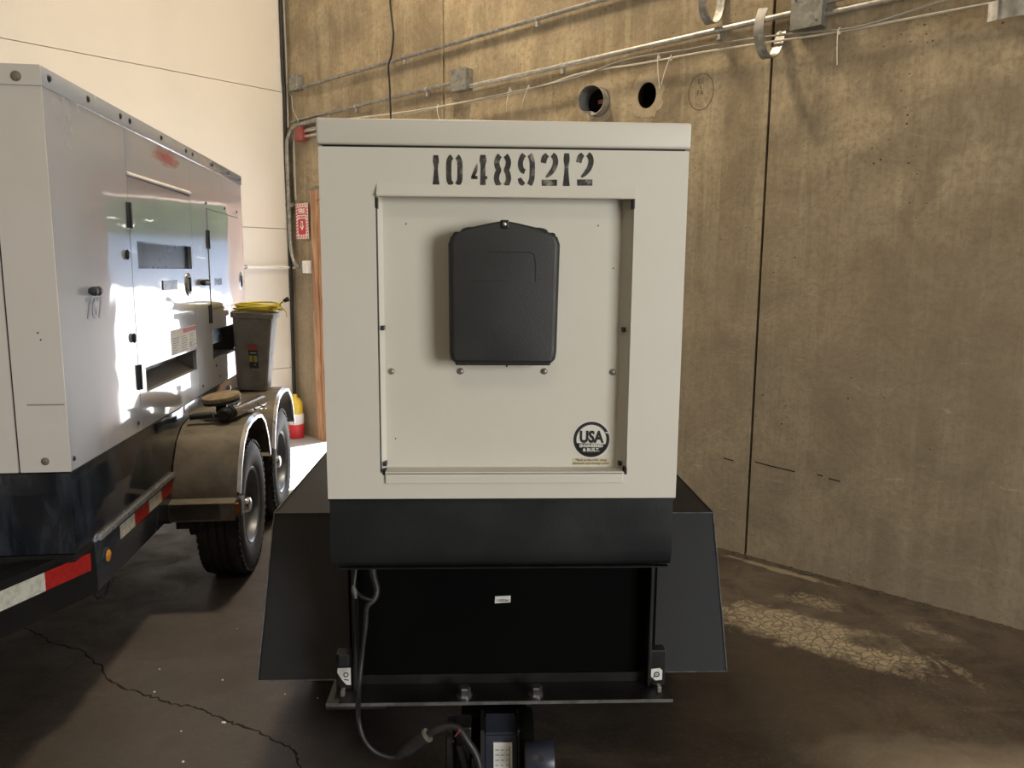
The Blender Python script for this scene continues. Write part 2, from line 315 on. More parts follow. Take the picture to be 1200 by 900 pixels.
# ------------------------------------------------------------------ mesh helpers
class MB:
    """collects shapes; build() links them as one mesh object"""
    def __init__(s): s.bm = bmesh.new()
    def xf(s, vs, mat):
        if mat is not None:
            for v in vs: v.co = mat @ v.co
    def box(s, a, b, bev=0, mat=None, seg=2):
        t = bmesh.new(); bmesh.ops.create_cube(t, size=1)
        for v in t.verts:
            v.co = Vector([(a[i]+b[i])/2 + v.co[i]*abs(b[i]-a[i]) for i in range(3)])
        if bev: bmesh.ops.bevel(t, geom=t.edges[:], offset=bev, segments=seg, affect='EDGES', profile=.5)
        s.join(t, mat); return s
    def join(s, t, mat=None):
        s.xf(t.verts, mat); me = bpy.data.meshes.new('t'); t.to_mesh(me); t.free()
        s.bm.from_mesh(me); bpy.data.meshes.remove(me); return s
    def lathe(s, prof, axis='Z', n=32, mat=None, cap=True, loc=(0, 0, 0), closed=False):
        t = bmesh.new(); rings = []
        for r, h in prof:
            ring = []
            for i in range(n):
                a = 2*pi*i/n
                p = (r*cos(a), r*sin(a), h)
                if axis == 'X': p = (h, r*cos(a), r*sin(a))
                if axis == 'Y': p = (r*cos(a), h, r*sin(a))
                ring.append(t.verts.new(Vector(p)+Vector(loc)))
            rings.append(ring)
        if closed: rings.append(rings[0])
        for A, B in zip(rings, rings[1:]):
            for i in range(n): t.faces.new((A[i], A[(i+1) % n], B[(i+1) % n], B[i]))
        if cap and not closed:
            t.faces.new(rings[0][::-1]); t.faces.new(rings[-1])
        bmesh.ops.recalc_face_normals(t, faces=t.faces[:])
        return s.join(t, mat)
    def cyl(s, p0, p1, r, n=16, r1=None):
        p0, p1 = Vector(p0), Vector(p1); d = p1-p0
        q = d.to_track_quat('Z', 'Y').to_matrix().to_4x4()
        return s.lathe([(r, 0), (r if r1 is None else r1, d.length)], 'Z', n, Matrix.Translation(p0) @ q)
    def tube(s, pts, r, n=8, smooth=0):
        pts = [Vector(p) for p in pts]
        if smooth:
            P = [pts[0]] + pts + [pts[-1]]; out = []
            for i in range(1, len(P)-2):
                for k in range(smooth):
                    t = k/smooth; a, b, c, d = P[i-1], P[i], P[i+1], P[i+2]
                    out.append(.5*((2*b)+(c-a)*t+(2*a-5*b+4*c-d)*t*t+(3*b-a-3*c+d)*t**3))
            out.append(pts[-1]); pts = out
        t = bmesh.new(); prev = None; up = None
        rad = r if callable(r) else (lambda f: r)
        for i, p in enumerate(pts):
            d = (pts[min(i+1, len(pts)-1)]-pts[max(i-1, 0)]).normalized()
            if up is None: up = d.orthogonal().normalized()
            up = (up - d*up.dot(d)).normalized(); w = d.cross(up); rr = rad(i/(len(pts)-1))
            ring = [t.verts.new(p+(up*cos(2*pi*k/n)+w*sin(2*pi*k/n))*rr) for k in range(n)]
            if prev:
                for k in range(n): t.faces.new((prev[k], prev[(k+1) % n], ring[(k+1) % n], ring[k]))
            else: t.faces.new(ring[::-1])
            prev = ring
        t.faces.new(prev); return s.join(t)
    def plate(s, outline, th, holes=(), mat=None):
        """flat polygon in XY with holes, extruded th along +Z"""
        t = bmesh.new(); es = []
        for loop in [outline, *holes]:
            vs_ = [t.verts.new((x, y, 0)) for x, y in loop]
            es += [t.edges.new((vs_[i], vs_[(i+1) % len(vs_)])) for i in range(len(vs_))]
        if holes: bmesh.ops.triangle_fill(t, use_beauty=True, use_dissolve=False, edges=es)
        else: t.faces.new(t.verts[:])
        if th:
            r = bmesh.ops.extrude_face_region(t, geom=t.faces[:])
            for v in r['geom']:
                if isinstance(v, bmesh.types.BMVert): v.co.z += th
        bmesh.ops.recalc_face_normals(t, faces=t.faces[:])
        return s.join(t, mat)
    def ribbon(s, pts, w, th=.0006, mat=None):
        """flat stroke in XY; w number or list"""
        n = len(pts); L = []; R = []
        for i, p in enumerate(pts):
            a = Vector(pts[max(i-1, 0)]); b = Vector(pts[min(i+1, n-1)]); d = (b-a).normalized(); nn = Vector((-d.y, d.x))
            ww = (w[i] if isinstance(w, (list, tuple)) else w)/2
            L.append(tuple(Vector(p)+nn*ww)); R.append(tuple(Vector(p)-nn*ww))
        t = bmesh.new()
        A = [t.verts.new((x, y, 0)) for x, y in L]; B = [t.verts.new((x, y, 0)) for x, y in R]
        for i in range(n-1): t.faces.new((B[i], B[i+1], A[i+1], A[i]))
        if th:
            r = bmesh.ops.extrude_face_region(t, geom=t.faces[:])
            for v in r['geom']:
                if isinstance(v, bmesh.types.BMVert): v.co.z += th
            bmesh.ops.recalc_face_normals(t, faces=t.faces[:])
        return s.join(t, mat)
    def strip(s, prof, x0, x1, th, mat=None):
        """open profile of (y,z) swept from x0 to x1 with thickness th (normal to the left of travel)"""
        n = len(prof); off = []
        for i in range(n):
            a = Vector(prof[max(i-1, 0)]); b = Vector(prof[min(i+1, n-1)]); d = (b-a).normalized()
            off.append(Vector(prof[i])+Vector((d.y, -d.x))*th)
        loop = [tuple(p) for p in prof]+[tuple(p) for p in off[::-1]]
        t = bmesh.new()
        A = [t.verts.new((x0, y, z)) for y, z in loop]; B = [t.verts.new((x1, y, z)) for y, z in loop]; m = len(loop)
        for i in range(m): t.faces.new((A[i], A[(i+1) % m], B[(i+1) % m], B[i]))
        for i in range(n-1):
            t.faces.new((A[i], A[m-1-i], A[m-2-i], A[i+1])); t.faces.new((B[i+1], B[m-2-i], B[m-1-i], B[i]))
        bmesh.ops.recalc_face_normals(t, faces=t.faces[:])
        return s.join(t, mat)
    def loft(s, sections, cap=True, mat=None):
        t = bmesh.new(); rings = [[t.verts.new(p) for p in sec] for sec in sections]; n = len(rings[0])
        for A, B in zip(rings, rings[1:]):
            for i in range(n): t.faces.new((A[i], A[(i+1) % n], B[(i+1) % n], B[i]))
        if cap: t.faces.new(rings[0][::-1]); t.faces.new(rings[-1])
        bmesh.ops.recalc_face_normals(t, faces=t.faces[:])
        return s.join(t, mat)
    def build(s, name, mat, parent=None, smooth=None, loc=None, rotz=None):
        me = bpy.data.meshes.new(name); s.bm.to_mesh(me); s.bm.free()
        me.materials.append(mat if isinstance(mat, bpy.types.Material) else M[mat])
        o = bpy.data.objects.new(name, me); COL.objects.link(o)
        if parent: o.parent = parent
        if loc is not None: o.location = loc
        if rotz is not None: o.rotation_euler = (0, 0, rotz)
        if smooth: 
            for p in me.polygons: p.use_smooth = True
            if hasattr(me, 'set_sharp_from_angle'): me.set_sharp_from_angle(angle=radians(smooth))
        return o

def tag(o, label=None, cat=None, group=None, kind=None):
    if label: o['label'] = label
    if cat: o['category'] = cat
    if group: o['group'] = group
    if kind: o['kind'] = kind
    return o
def empty(name, loc=(0, 0, 0), rz=0, label=None, cat=None, group=None, kind=None):
    o = bpy.data.objects.new(name, None); COL.objects.link(o); o.location = loc; o.rotation_euler = (0, 0, rz)
    o.empty_display_size = .1
    return tag(o, label, cat, group, kind)
def copy_part(o, parent, loc=None):
    c = o.copy(); COL.objects.link(c); c.parent = parent
    if loc is not None: c.location = loc
    for ch in [x for x in SC.objects if x.parent == o]: copy_part(ch, c)
    return c
def text_mesh(txt, size, align='CENTER', xs=1.0, bold=0.0):
    """one flat lettering mesh (XY plane) as an MB"""
    cu = bpy.data.curves.new('lettering', 'FONT'); cu.body = txt; cu.size = size; cu.align_x = align; cu.align_y = 'CENTER'
    cu.extrude = .0003; cu.offset = bold; cu.resolution_u = 3
    o = bpy.data.objects.new('lettering', cu); COL.objects.link(o)
    dg = bpy.context.evaluated_depsgraph_get(); me = bpy.data.meshes.new_from_object(o.evaluated_get(dg))
    b = MB(); b.bm.from_mesh(me); 
    for v in b.bm.verts: v.co.x *= xs
    bpy.data.objects.remove(o); bpy.data.curves.remove(cu); bpy.data.meshes.remove(me)
    return b
def circle(cx, cy, r, n=32, ry=None): return [(cx+r*cos(2*pi*i/n), cy+(ry or r)*sin(2*pi*i/n)) for i in range(n)]
def rect(x0, y0, x1, y1): return [(x0, y0), (x1, y0), (x1, y1), (x0, y1)]
def rrect(x0, y0, x1, y1, r, n=5):
    out = []
    for cx, cy, a0 in ((x1-r, y0+r, -90), (x1-r, y1-r, 0), (x0+r, y1-r, 90), (x0+r, y0+r, 180)):
        for k in range(n+1):
            a = radians(a0+90*k/n); out.append((cx+r*cos(a), cy+r*sin(a)))
    return out
# plate drawn as (right, up) seen from the front, standing in a plane whose outward normal is -Y
FRONT = Matrix(((1, 0, 0, 0), (0, 0, -1, 0), (0, 1, 0, 0), (0, 0, 0, 1)))
# plate drawn as (along +Y, up), outward normal +X
SIDE = Matrix(((0, 0, 1, 0), (1, 0, 0, 0), (0, 1, 0, 0), (0, 0, 0, 1)))
def T(x, y, z): return Matrix.Translation((x, y, z))
def setmat(b, mat): b.xf(b.bm.verts, mat); return b

# ------------------------------------------------------------------ room
# floor: one slab, cut so that it reaches the walls
S0, S1, T1, H = 4.72, -8.0, 12.0, 6.0     # wall coordinates of the room's corners
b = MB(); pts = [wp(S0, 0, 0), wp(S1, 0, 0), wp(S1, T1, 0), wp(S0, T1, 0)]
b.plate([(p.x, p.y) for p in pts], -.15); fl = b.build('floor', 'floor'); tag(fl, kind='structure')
b = MB(); b.plate([(p.x, p.y) for p in pts], .1, mat=T(0, 0, H)); tag(b.build('ceiling', 'ceiling'), kind='structure')

# concrete wall on the right: tilt-up panels with open joints, a doorway and two pipe holes
def wall_frame(name):      # local x = -s (to the right), local y = out of the room, z up
    return empty(name, W0, WROT, kind='structure')
wr = wall_frame('wall_right')
THK = .22
def wall_panel(s_left, s_right, holes=(), z0=0.0):
    x0, x1 = -s_left+.009, -s_right-.009
    out = [(x0, z0), (x1, z0), (x1, H), (x0, H)]
    return out, holes
# panel 1: corner .. joint at s=2.556, with the doorway
DO = (4.25, 2.88, 2.22)     # doorway left, right, height
p1 = [(-5.0, 0), (-DO[0], 0), (-DO[0], DO[2]), (-DO[1], DO[2]), (-DO[1], 0), (-2.565, 0), (-2.565, H), (-5.0, H)]
p2 = rect(-2.547, 0, -.008, H); p3 = rect(.008, 0, 3.9, H); p4 = rect(3.916, 0, 8.0, H)
pipe_s, pipe_z, hole_s, hole_z = 1.117, 2.644, .766, 2.636
for pl, hs in ((p1, []), (p2, [circle(-pipe_s, pipe_z, .086, 28), circle(-hole_s, hole_z, .064, 28, .074)]), (p3, []), (p4, [])):
    b = MB(); b.plate(pl, THK, hs, mat=FRONT @ T(0, 0, -THK)); b.build('concrete_panel', 'concrete', wr)
for s in (2.556, 0.0, -3.908):
    b = MB(); b.box((-s-.009, .022, 0), (-s+.009, .06, H)); b.build('joint_filler', 'joint', wr)
# near-black cup painting the shade inside the open hole; lime ring around both
b = MB(); b.lathe([(.0725, .0), (.0725, .20), (.001, .20)], 'Y', 28, T(-hole_s, .004, hole_z) @ Matrix.Diagonal((.86, 1, 1, 1)), cap=False); b.build('hole_shade_cup', 'hole_dark', wr)
b = MB(); ring = [(circle(0, 0, 1, 40)[i]) for i in range(40)]
ro = [(x*.118*(1+.16*random.uniform(-1, 1)), y*.130*(1+.16*random.uniform(-1, 1))) for x, y in ring]
b.plate(ro, .0015, [[(x*.066, y*.077) for x, y in ring]], mat=T(-hole_s, 0, hole_z) @ FRONT); b.build('lime_ring', 'primer', wr)
b = MB(); ro = [(x*.120*(1+.07*random.uniform(-1, 1)), y*.135*(1+.07*random.uniform(-1, 1))) for x, y in ring]
b.plate(ro, .0015, [[(x*.088, y*.088) for x, y in ring]], mat=T(-pipe_s, 0, pipe_z) @ FRONT); b.build('lime_ring', 'primer', wr)
# pen circle with scrawled letters
b = MB(); c1 = [(x, y) for x, y in circle(0, 0, .078, 40, .098)]
b.ribbon(c1+[c1[0], c1[1]], .0035); 
for st in ([(-.018, .045), (-.018, .072)], [(-.018, .07), (-.006, .066), (-.016, .058), (-.003, .045)], [(.004, .048), (.004, .072)], [(.004, .072), (.016, .072)], [(.004, .06), (.014, .06)], [(.004, .048), (.017, .048)],
           [(-.006, .036), (-.006, .020)], [(-.006, .02), (.005, .02)],
           [(-.022, -.018), (-.022, .008)], [(-.022, .008), (-.010, .008)], [(-.022, -.004), (-.013, -.004)], [(-.003, -.018), (.006, .008)], [(.006, .008), (.014, -.018)], [(.001, -.008), (.011, -.008)]):
    b.ribbon(st, .003)
setmat(b, T(-.407, -.0005, 2.603) @ FRONT); b.build('pen_marking', 'pen', wr)
# hairline cracks low on the wall
b = MB()
for pts_ in ([(.162, .541), (.10, .536)], [(-.03, .552), (-.13, .545), (-.26, .538)], [(-.38, .545), (-.41, .543)], [(-.44, .536), (-.50, .531)]):
    b.ribbon([(-s, z) for s, z in pts_], .006)
setmat(b, T(0, -.0005, 0) @ FRONT); b.build('surface_crack', 'crackm', wr)
# debris line where wall meets floor
b = MB()
for i in range(160):
    s = random.uniform(-3.0, 2.2); r = random.uniform(.002, .006)
    b.box((-s-r, -.05*random.random()-r*1.5, 0), (-s+r, -.002, r*.9))
o = b.build('wall_foot_crumbs', 'joint', wr); o['kind'] = 'stuff'

# doorway: wooden jamb and header with a galvanised corner strip
dr = wall_frame('door_1')
b = MB(); b.box((-4.25-.0, -.02, 0), (-4.25+.055, .20, 2.165), .004); b.build('door_jamb', 'wood', dr)
b = MB(); b.box((-4.345, -.032, 0), (-4.252, -.001, 2.315), .004); b.build('door_casing', 'wood', dr)
b = MB(); b.box((-4.252, -.032, 2.222), (-2.80, -.001, 2.315), .004); b.build('door_casing', 'wood', dr)
b = MB(); b.box((-2.88, -.032, 0), (-2.80, -.001, 2.221), .004); b.build('door_casing', 'wood', dr)
b = MB(); b.box((-2.935, -.02, 0), (-2.88, .20, 2.165), .004); b.build('door_jamb', 'wood', dr)
b = MB(); b.box((-4.25, -.02, 2.165), (-2.88, .20, 2.22), .004); b.build('door_header', 'wood', dr)
b = MB(); b.box((-4.372, -.012, 0), (-4.347, -.001, 2.345)); b.box((-4.372, -.012, 2.32), (-2.775, -.001, 2.345)); b.build('edge_trim', 'galv_dull', dr)

# white boarded wall on the left, in sheets
wl = empty('wall_left', wp(S0, 0, 0), atan2(WN.y, WN.x), kind='structure')   # local x = away from corner, y = into hall? see below
bk = MB(); bk.box((0, -.2, 0), (T1, -.024, H)); 
# local +y of this frame: rotate WN by 90 deg ccw
ny = Vector((-WN.y, WN.x, 0)); sgn = 1 if ny.dot(WD) < 0 else -1     # +y points into the room when sgn is 1
if sgn == -1:
    setmat(bk, Matrix.Diagonal((1, -1, 1, 1)))
bk.build('wall_backing', 'seam', wl)
rows = [0, .66, 1.98, 3.22, 4.46, H]
for x0, x1 in ((0.03, 4.0), (4.0, 8.0), (8.0, T1)):
    for z0, z1 in zip(rows, rows[1:]):
        b = MB(); b.box((x0+.002, -.024, z0+.003), (x1-.002, 0, z1-.003))
        if sgn == -1: setmat(b, Matrix.Diagonal((1, -1, 1, 1)))
        b.build('wall_sheet', 'drywall', wl)
# hall walls behind the camera: far side and the one with the open loading door
wb_ = empty('wall_back', wp(0, T1, 0), WROT, kind='structure')
b = MB(); b.box((-S0, -.2, 0), (8.0, 0, H)); b.build('wall_panel', 'drywall', wb_)
wn_ = empty('wall_near', wp(S1, 0, 0), WROT, kind='structure')   # local y = -WN direction? x along wall right
b = MB(); sy = -1 if (Vector((cos(WROT+pi/2), sin(WROT+pi/2), 0)).dot(WN) < 0) else 1
for (t0, t1_, z0, z1) in ((0, 1.3, 0, H), (4.5, T1, 0, H), (1.3, 4.5, 3.5, H)):
    b.box((0, sy*t0, z0), (.2, sy*t1_, z1))
b.build('wall_panel', 'concrete', wn_)

# yard outside the doorway
yd = wp(3.55, 0, 0)
OUT = -WN
yr = atan2(OUT.y, OUT.x)
b = MB(); b.loft([[(.23, y_, -.2), (.23, y_, -.03), (4.0, y_, 0), (15.3, y_, 2.75), (18.5, y_, 2.8), (18.5, y_, -.2)] for y_ in (-8, 24)])
o = b.build('yard_ground', 'yard', None, loc=yd, rotz=yr); tag(o, kind='structure')
t = bmesh.new(); rnd = random.Random(5)
for i in range(9500):
    y = rnd.uniform(-8, 24); hh = 7.0+.9*sin(y*1.1)+.5*sin(y*2.7+1); q = rnd.uniform(0, 1)
    z = 2.7+q*(hh-2.0); x = 15.5+rnd.uniform(-1, .2)*(1.3*(1-q*q)+.25)
    c = Vector((x, y, z)); d = Vector((rnd.uniform(-1, 1), rnd.uniform(-1, 1), rnd.uniform(-1, 1))).normalized()
    e = d.orthogonal().normalized()*rnd.uniform(.16, .34); f_ = d.cross(e)
    t.faces.new([t.verts.new(c+k) for k in (e, f_, -e, -f_)])
b = MB(); b.join(t); b.box((15.6, -8, 3.2), (16.6, 24, 5.2))
o = b.build('hedge', 'leaf', None, loc=yd, rotz=yr); tag(o, 'tall green hedge at the top of the pale yard outside the doorway', 'hedge', kind='stuff')

# crack across the floor (with width and depth of its own) and small chips
crk = [(-2.35, 3.55), (-2.1, 3.36), (-1.99, 3.295), (-1.86, 3.19), (-1.696, 3.117), (-1.56, 2.99), (-1.46, 2.87), (-1.359, 2.80), (-1.26, 2.755), (-1.156, 2.696), (-1.06, 2.675), (-.974, 2.619), (-.88, 2.56), (-.794, 2.525), (-.71, 2.46), (-.63, 2.40), (-.589, 2.31), (-.55, 2.15), (-.50, 2.02)]
pp = []; ww = []
for a, c in zip(crk, crk[1:]):
    for k in range(6):
        f = k/6; pp.append((a[0]+(c[0]-a[0])*f+random.uniform(-.006, .006), a[1]+(c[1]-a[1])*f+random.uniform(-.007, .007))); ww.append(random.uniform(.003, .011))
b = MB(); b.ribbon(pp, ww, .0008); b.build('floor_crack', 'crackm', fl)
b = MB()
for (x, y, r) in ((-.935, 3.17, .008), (-1.02, 2.86, .004), (-.66, 2.95, .003), (-.5, 3.9, .006), (-.92, 2.57, .006), (-1.25, 2.78, .004), (-1.30, 2.95, .003), (-.75, 2.75, .003), (-.98, 2.35, .004), (-.62, 2.72, .003), (-1.1, 3.3, .003), (-1.05, 2.52, .003)):
    b.plate([(x+r*1.3*cos(a)*random.uniform(.7, 1.2), y+r*sin(a)*random.uniform(.6, 1.2)) for a in [i*pi/3 for i in range(6)]], .003)
o = b.build('floor_chips', 'chip', fl); o['kind'] = 'stuff'

# ------------------------------------------------------------------ things on the concrete wall
def on_wall(name, s, z, label, cat, group=None, t=0): return empty(name, wp(s, t, z), WROT, label, cat, group)
# in these local frames: x = right along the wall, -y = into the room, z = up
def conduit(name, s0, s1, z, r, label, off=.026, mat='galv', clips=(), z1=None, group=None):
    o = on_wall(name, s0, z, label, 'conduit', group); L = s0-s1; dz = 0 if z1 is None else z1-z
    b = MB(); b.tube([(0, -off, 0), (L*.33, -off-.004, dz*.33-.003), (L*.66, -off, dz*.66), (L, -off, dz)], r, 12); b.build('pipe', mat, o, 40)
    for sc_ in clips:
        x = s0-sc_; zz = dz*x/L
        b = MB(); b.lathe([(r+.0035, -.010), (r+.0035, .010)], 'X', 14, T(x, -off, zz)); b.box((x-.010, -off, zz-r-.035), (x+.010, 0, zz-r+.004)); b.build('clip', 'galv_bright', o)
    return o
conduit('conduit_pipe', 4.42, .40, 3.225, .013, 'thin grey conduit running highest up the concrete wall from the corner box', clips=(2.98, 1.62), z1=3.235)
conduit('conduit_pipe', 4.62, 2.40, 2.95, .013, 'thin conduit from the hall corner to the square box at the seam', clips=(3.62, 2.72), z1=2.955)
conduit('conduit_pipe', 2.24, -.14, 2.905, .015, 'bright straight conduit between the two square junction boxes', clips=(1.40, .30), mat='galv_bright')
conduit('conduit_pipe', -.28, -1.7, 2.925, .014, 'upper conduit leaving the right junction box towards the right edge', mat='galv_bright')
conduit('conduit_pipe', -.28, -1.7, 2.868, .014, 'lower conduit leaving the right junction box towards the right edge', mat='galv_bright')
def jbox(s, z, w, h, d, label, mat='galv_dull'):
    o = on_wall('junction_box', s, z, label, 'junction box')
    b = MB(); b.box((-w/2, -d, -h/2), (w/2, 0, h/2), .004); b.build('housing', mat, o)
    b = MB(); b.box((-w/2-.004, -d-.004, -h/2-.004), (w/2+.004, -d, h/2+.004), .0015); b.build('cover', mat, o)
    for x, y in ((-w*.36, h*.36), (w*.36, -h*.36)):
        b = MB(); b.lathe([(.005, 0), (.004, .003)], 'Y', 10, T(x, -d-.007, y)); b.build('screw', 'bolt_dark', o)
    return o
jbox(4.50, 3.27, .12, .13, .07, 'small grey junction box high in the corner by the white wall')
jbox(2.32, 2.955, .155, .145, .07, 'square zinc junction box beside the wall seam above the generator')
jbox(-.205, 2.885, .15, .155, .08, 'square zinc junction box right of the long wall joint')
# wires strung under the conduits
def wire(pts_, r, mat, name, label, off=.02, sm=5):
    o = on_wall(name, 0, 0, label, 'cable' if name != 'cable_tie' else 'cable tie')
    b = MB(); b.tube([(-s, -t_, z) for s, t_, z in [(p[0], p[2] if len(p) > 2 else off, p[1]) for p in pts_]], r, 6, smooth=sm); b.build('cable', mat, o, 60); return o
wire([(3.75, 2.86), (2.953, 2.815), (2.4, 2.80), (1.859, 2.79), (1.5, 2.80), (1.202, 2.825), (.761, 2.807), (.4, 2.80), (.072, 2.785), (-.349, 2.764), (-.955, 2.755), (-1.6, 2.74)], .0055, 'wire_white', 'slack_cable', 'pale slack cable strung along the wall under the conduits', off=.05)
wire([(2.95, 2.79), (2.0, 2.795), (1.3, 2.80), (.9, 2.845), (.5, 2.83), (.2, 2.82), (-.1, 2.80), (-.45, 2.765), (-.8, 2.80), (-1.25, 2.825)], .0055, 'wire_grey', 'slack_cable', 'darker slack cable tangled with the pale one on the wall', off=.055)
wire([(3.06, 5.9), (3.07, 3.9), (3.082, 3.674), (3.05, 3.45), (3.046, 3.385), (3.075, 3.25), (3.114, 3.175), (3.10, 3.0), (3.09, 2.60), (3.09, 2.40)], .0075, 'wire_black', 'hanging_cable', 'black cable hanging down the concrete wall behind the white generator', off=.075)
wire([(4.62, 3.22), (4.56, 3.15), (4.55, 3.05), (4.50, 2.98), (4.47, 2.93), (4.50, 2.90)], .005, 'wire_grey', 'loose_wire', 'short loose wire dangling below the corner junction box', off=.05)
for i, (s, z, ds, dz, lab) in enumerate(((1.83, 2.81, .04, -.13, 'pale cable tie with a long tail, leftmost on the slack cable'),
                             (.58, 2.80, .06, -.13, 'pale cable tie tail right of the open wall hole'),
                             (1.66, 2.80, .07, -.12, 'slanted cable tie tail just left of the pipe stub'),
                             (.66, 2.82, -.01, -.17, 'thin cable tie tail above the open wall hole'),
                             (-.36, 2.76, -.0, -.15, 'curved cable tie tail right of the wall joint'),
                             (2.56, 2.80, -.01, -.10, 'cable tie tail hanging at the seam behind the generator'))):
    o = on_wall('cable_tie', s, z, lab, 'cable tie')
    b = MB(); b.tube([(.008, -.055, .02), (0, -.062, 0), (-ds*.5, -.06, dz*.5), (-ds, -.045, dz)], .0028, 6, smooth=3); b.build('tail', 'wire_white', o)
    b = MB(); b.lathe([(.012, -.004), (.012, .004)], 'X', 10, T(0, -.05, 0)); b.build('loop', 'wire_white', o)
# bent strap hangers
def strap(s, z, pts_, w, label, twist=0):
    o = on_wall('strap_hanger', s, z, label, 'pipe strap')
    b = MB(); t = bmesh.new(); P0_ = [Vector(p) for p in pts_]; P0_ = [P0_[0]]+P0_+[P0_[-1]]; P = []
    for i in range(1, len(P0_)-2):
        for k in range(4):
            f = k/4; a_, b_, c_, d_ = P0_[i-1:i+3]
            P.append(.5*((2*b_)+(c_-a_)*f+(2*a_-5*b_+4*c_-d_)*f*f+(3*b_-a_-3*c_+d_)*f**3))
    P.append(P0_[-1]); n = len(P); prev = None
    for i, p in enumerate(P):
        d = (P[min(i+1, n-1)]-P[max(i-1, 0)]).normalized()
        wv = Vector((cos(twist), sin(twist), 0)) if abs(d.z) > .35 or twist else Vector((.94, .34, 0)); wv = (wv-d*wv.dot(d)).normalized(); nn = d.cross(wv)
        ring = [t.verts.new(p+wv*a*w/2+nn*c*.003) for a, c in ((-1, -1), (1, -1), (1, 1), (-1, 1))]
        if prev:
            for k in range(4): t.faces.new((prev[k], prev[(k+1) % 4], ring[(k+1) % 4], ring[k]))
        prev = ring
    b.join(t); bmesh.ops.recalc_face_normals(b.bm, faces=b.bm.faces[:]); b.build('strap', 'galv', o, 50)
    b = MB(); b.lathe([(.012, 0), (.010, .012)], 'Y', 6, T(pts_[-1][0], pts_[-1][1]-.015, pts_[-1][2]-.02)); b.build('fixing_bolt', 'bolt', o)
    return o
def arc(cx, cy, cz, r, a0, a1, n=10, tilt=0):
    return [(cx+r*cos(radians(a0+(a1-a0)*i/n)), cy - tilt*r*(1-cos(radians((a1-a0)*i/n))), cz+r*sin(radians(a0+(a1-a0)*i/n))) for i in range(n+1)]
strap(-.02, 2.785, [(.0, -.165, .13), (-.01, -.18, .06), (-.008, -.18, -.01), (-.002, -.155, -.07), (.01, -.115, -.098), (.02, -.07, -.08), (.028, -.04, -.03), (.03, -.02, .02), (.03, -.006, .05)], .052, 'curled steel strap hanger hooked over the cables at the wall joint')
strap(.33, 2.97, [(.0, -.145, .10), (-.006, -.15, .06), (-.004, -.14, .01), (.004, -.11, -.030), (.012, -.075, -.040), (.022, -.045, -.02), (.03, -.025, .03), (.034, -.016, .12), (.034, -.010, .42)], .046, 'bent steel strap hanger at the top edge left of the wall joint')
o = on_wall('strap_hanger', -1.13, 2.70, 'wide bright steel strap bracket at the right edge of the picture', 'pipe strap')
b = MB(); pth = [(-.13, -.075), (-.125, -.10), (-.10, -.112), (-.05, -.118), (.0, -.115), (.04, -.095), (.06, -.06), (.07, -.02), (.10, -.006), (.15, -.004)]
b.loft([[(x, y, -.036), (x, y, .042), (x+.002, y+.0035, .042), (x+.002, y+.0035, -.036)] for x, y in pth]); b.build('strap', 'galv_bright', o, 50)
b = MB(); b.box((-.085, -.120, -.036), (-.080, -.112, .042)); b.build('strap_crease', 'galv', o)
b = MB(); b.lathe([(.012, 0), (.010, -.012)], 'Y', 6, T(.125, -.008, .0)); b.build('fixing_bolt', 'bolt', o)
# torn pipe stub
o = on_wall('pipe_stub', pipe_s, pipe_z, 'galvanised pipe stub with torn rim sticking out of the concrete wall', 'pipe')
b = MB(); t = bmesh.new(); n = 36; rings = []
for k, (r, y) in enumerate(((.084, .20), (.084, -.03), (.085, -.06))):
    rings.append([t.verts.new((r*cos(2*pi*i/n), y, r*sin(2*pi*i/n))) for i in range(n)])
lip = []
for i in range(n):
    a = 2*pi*i/n; dent = max(0, cos(a-radians(258)))**10
    rr = .088*(1-.28*dent); lip.append(t.verts.new((rr*cos(a), -.085-.02*cos(a-radians(150))+.02*dent, rr*sin(a))))
rings.append(lip)
for A, B in zip(rings, rings[1:]):
    for i in range(n): t.faces.new((A[i], A[(i+1) % n], B[(i+1) % n], B[i]))
inn = [[t.verts.new((v.co.x*.96, v.co.y, v.co.z*.96)) for v in R_] for R_ in rings]
for A, B in zip(inn, inn[1:]):
    for i in range(n): t.faces.new((B[i], B[(i+1) % n], A[(i+1) % n], A[i]))
for i in range(n): t.faces.new((rings[-1][i], rings[-1][(i+1) % n], inn[-1][(i+1) % n], inn[-1][i]))
b.join(t); b.build('pipe', 'galv_bright', o, 40)
b = MB(); b.lathe([(.0812, .0), (.001, .0)], 'Y', 36, T(0, .0, 0), cap=False); b.build('pipe_shade_disc', 'hole_dark', o)  # added black disc painting the shade inside the open pipe
b = MB(); b.box((.0, -.010, -.012), (.035, -.001, .012), .003); b.build('brick_crumb', 'red_box', o)

# corner gear: red box, big curved conduit, switch box, fire sign
o = on_wall('alarm_box', 4.44, 2.815, 'small red electrical box on the wall beside the curved conduit', 'electrical box')
b = MB(); b.box((-.055, -.07, -.06), (.055, 0, .06), .004); b.build('housing', 'red_box', o)
b = MB(); b.tube([(.05, -.035, .02), (.60, -.035, .02)], .012, 10); b.tube([(.05, -.035, -.025), (.60, -.035, -.025)], .012, 10); b.build('conduit_stub', 'galv_bright', o, 40)
o = on_wall('curved_conduit', 4.655, 1.62, 'fat grey conduit curving down the corner past the fire sign', 'conduit')
b = MB(); b.tube([(.60, -.05, 1.29), (.30, -.05, 1.28), (.10, -.05, 1.26), (.02, -.05, 1.20), (-.015, -.05, 1.08), (-.015, -.05, .55), (-.01, -.05, .25), (.02, -.05, .10), (.07, -.05, .035), (.14, -.05, .01)], .020, 12, smooth=5); b.build('pipe', 'galv', o, 50)
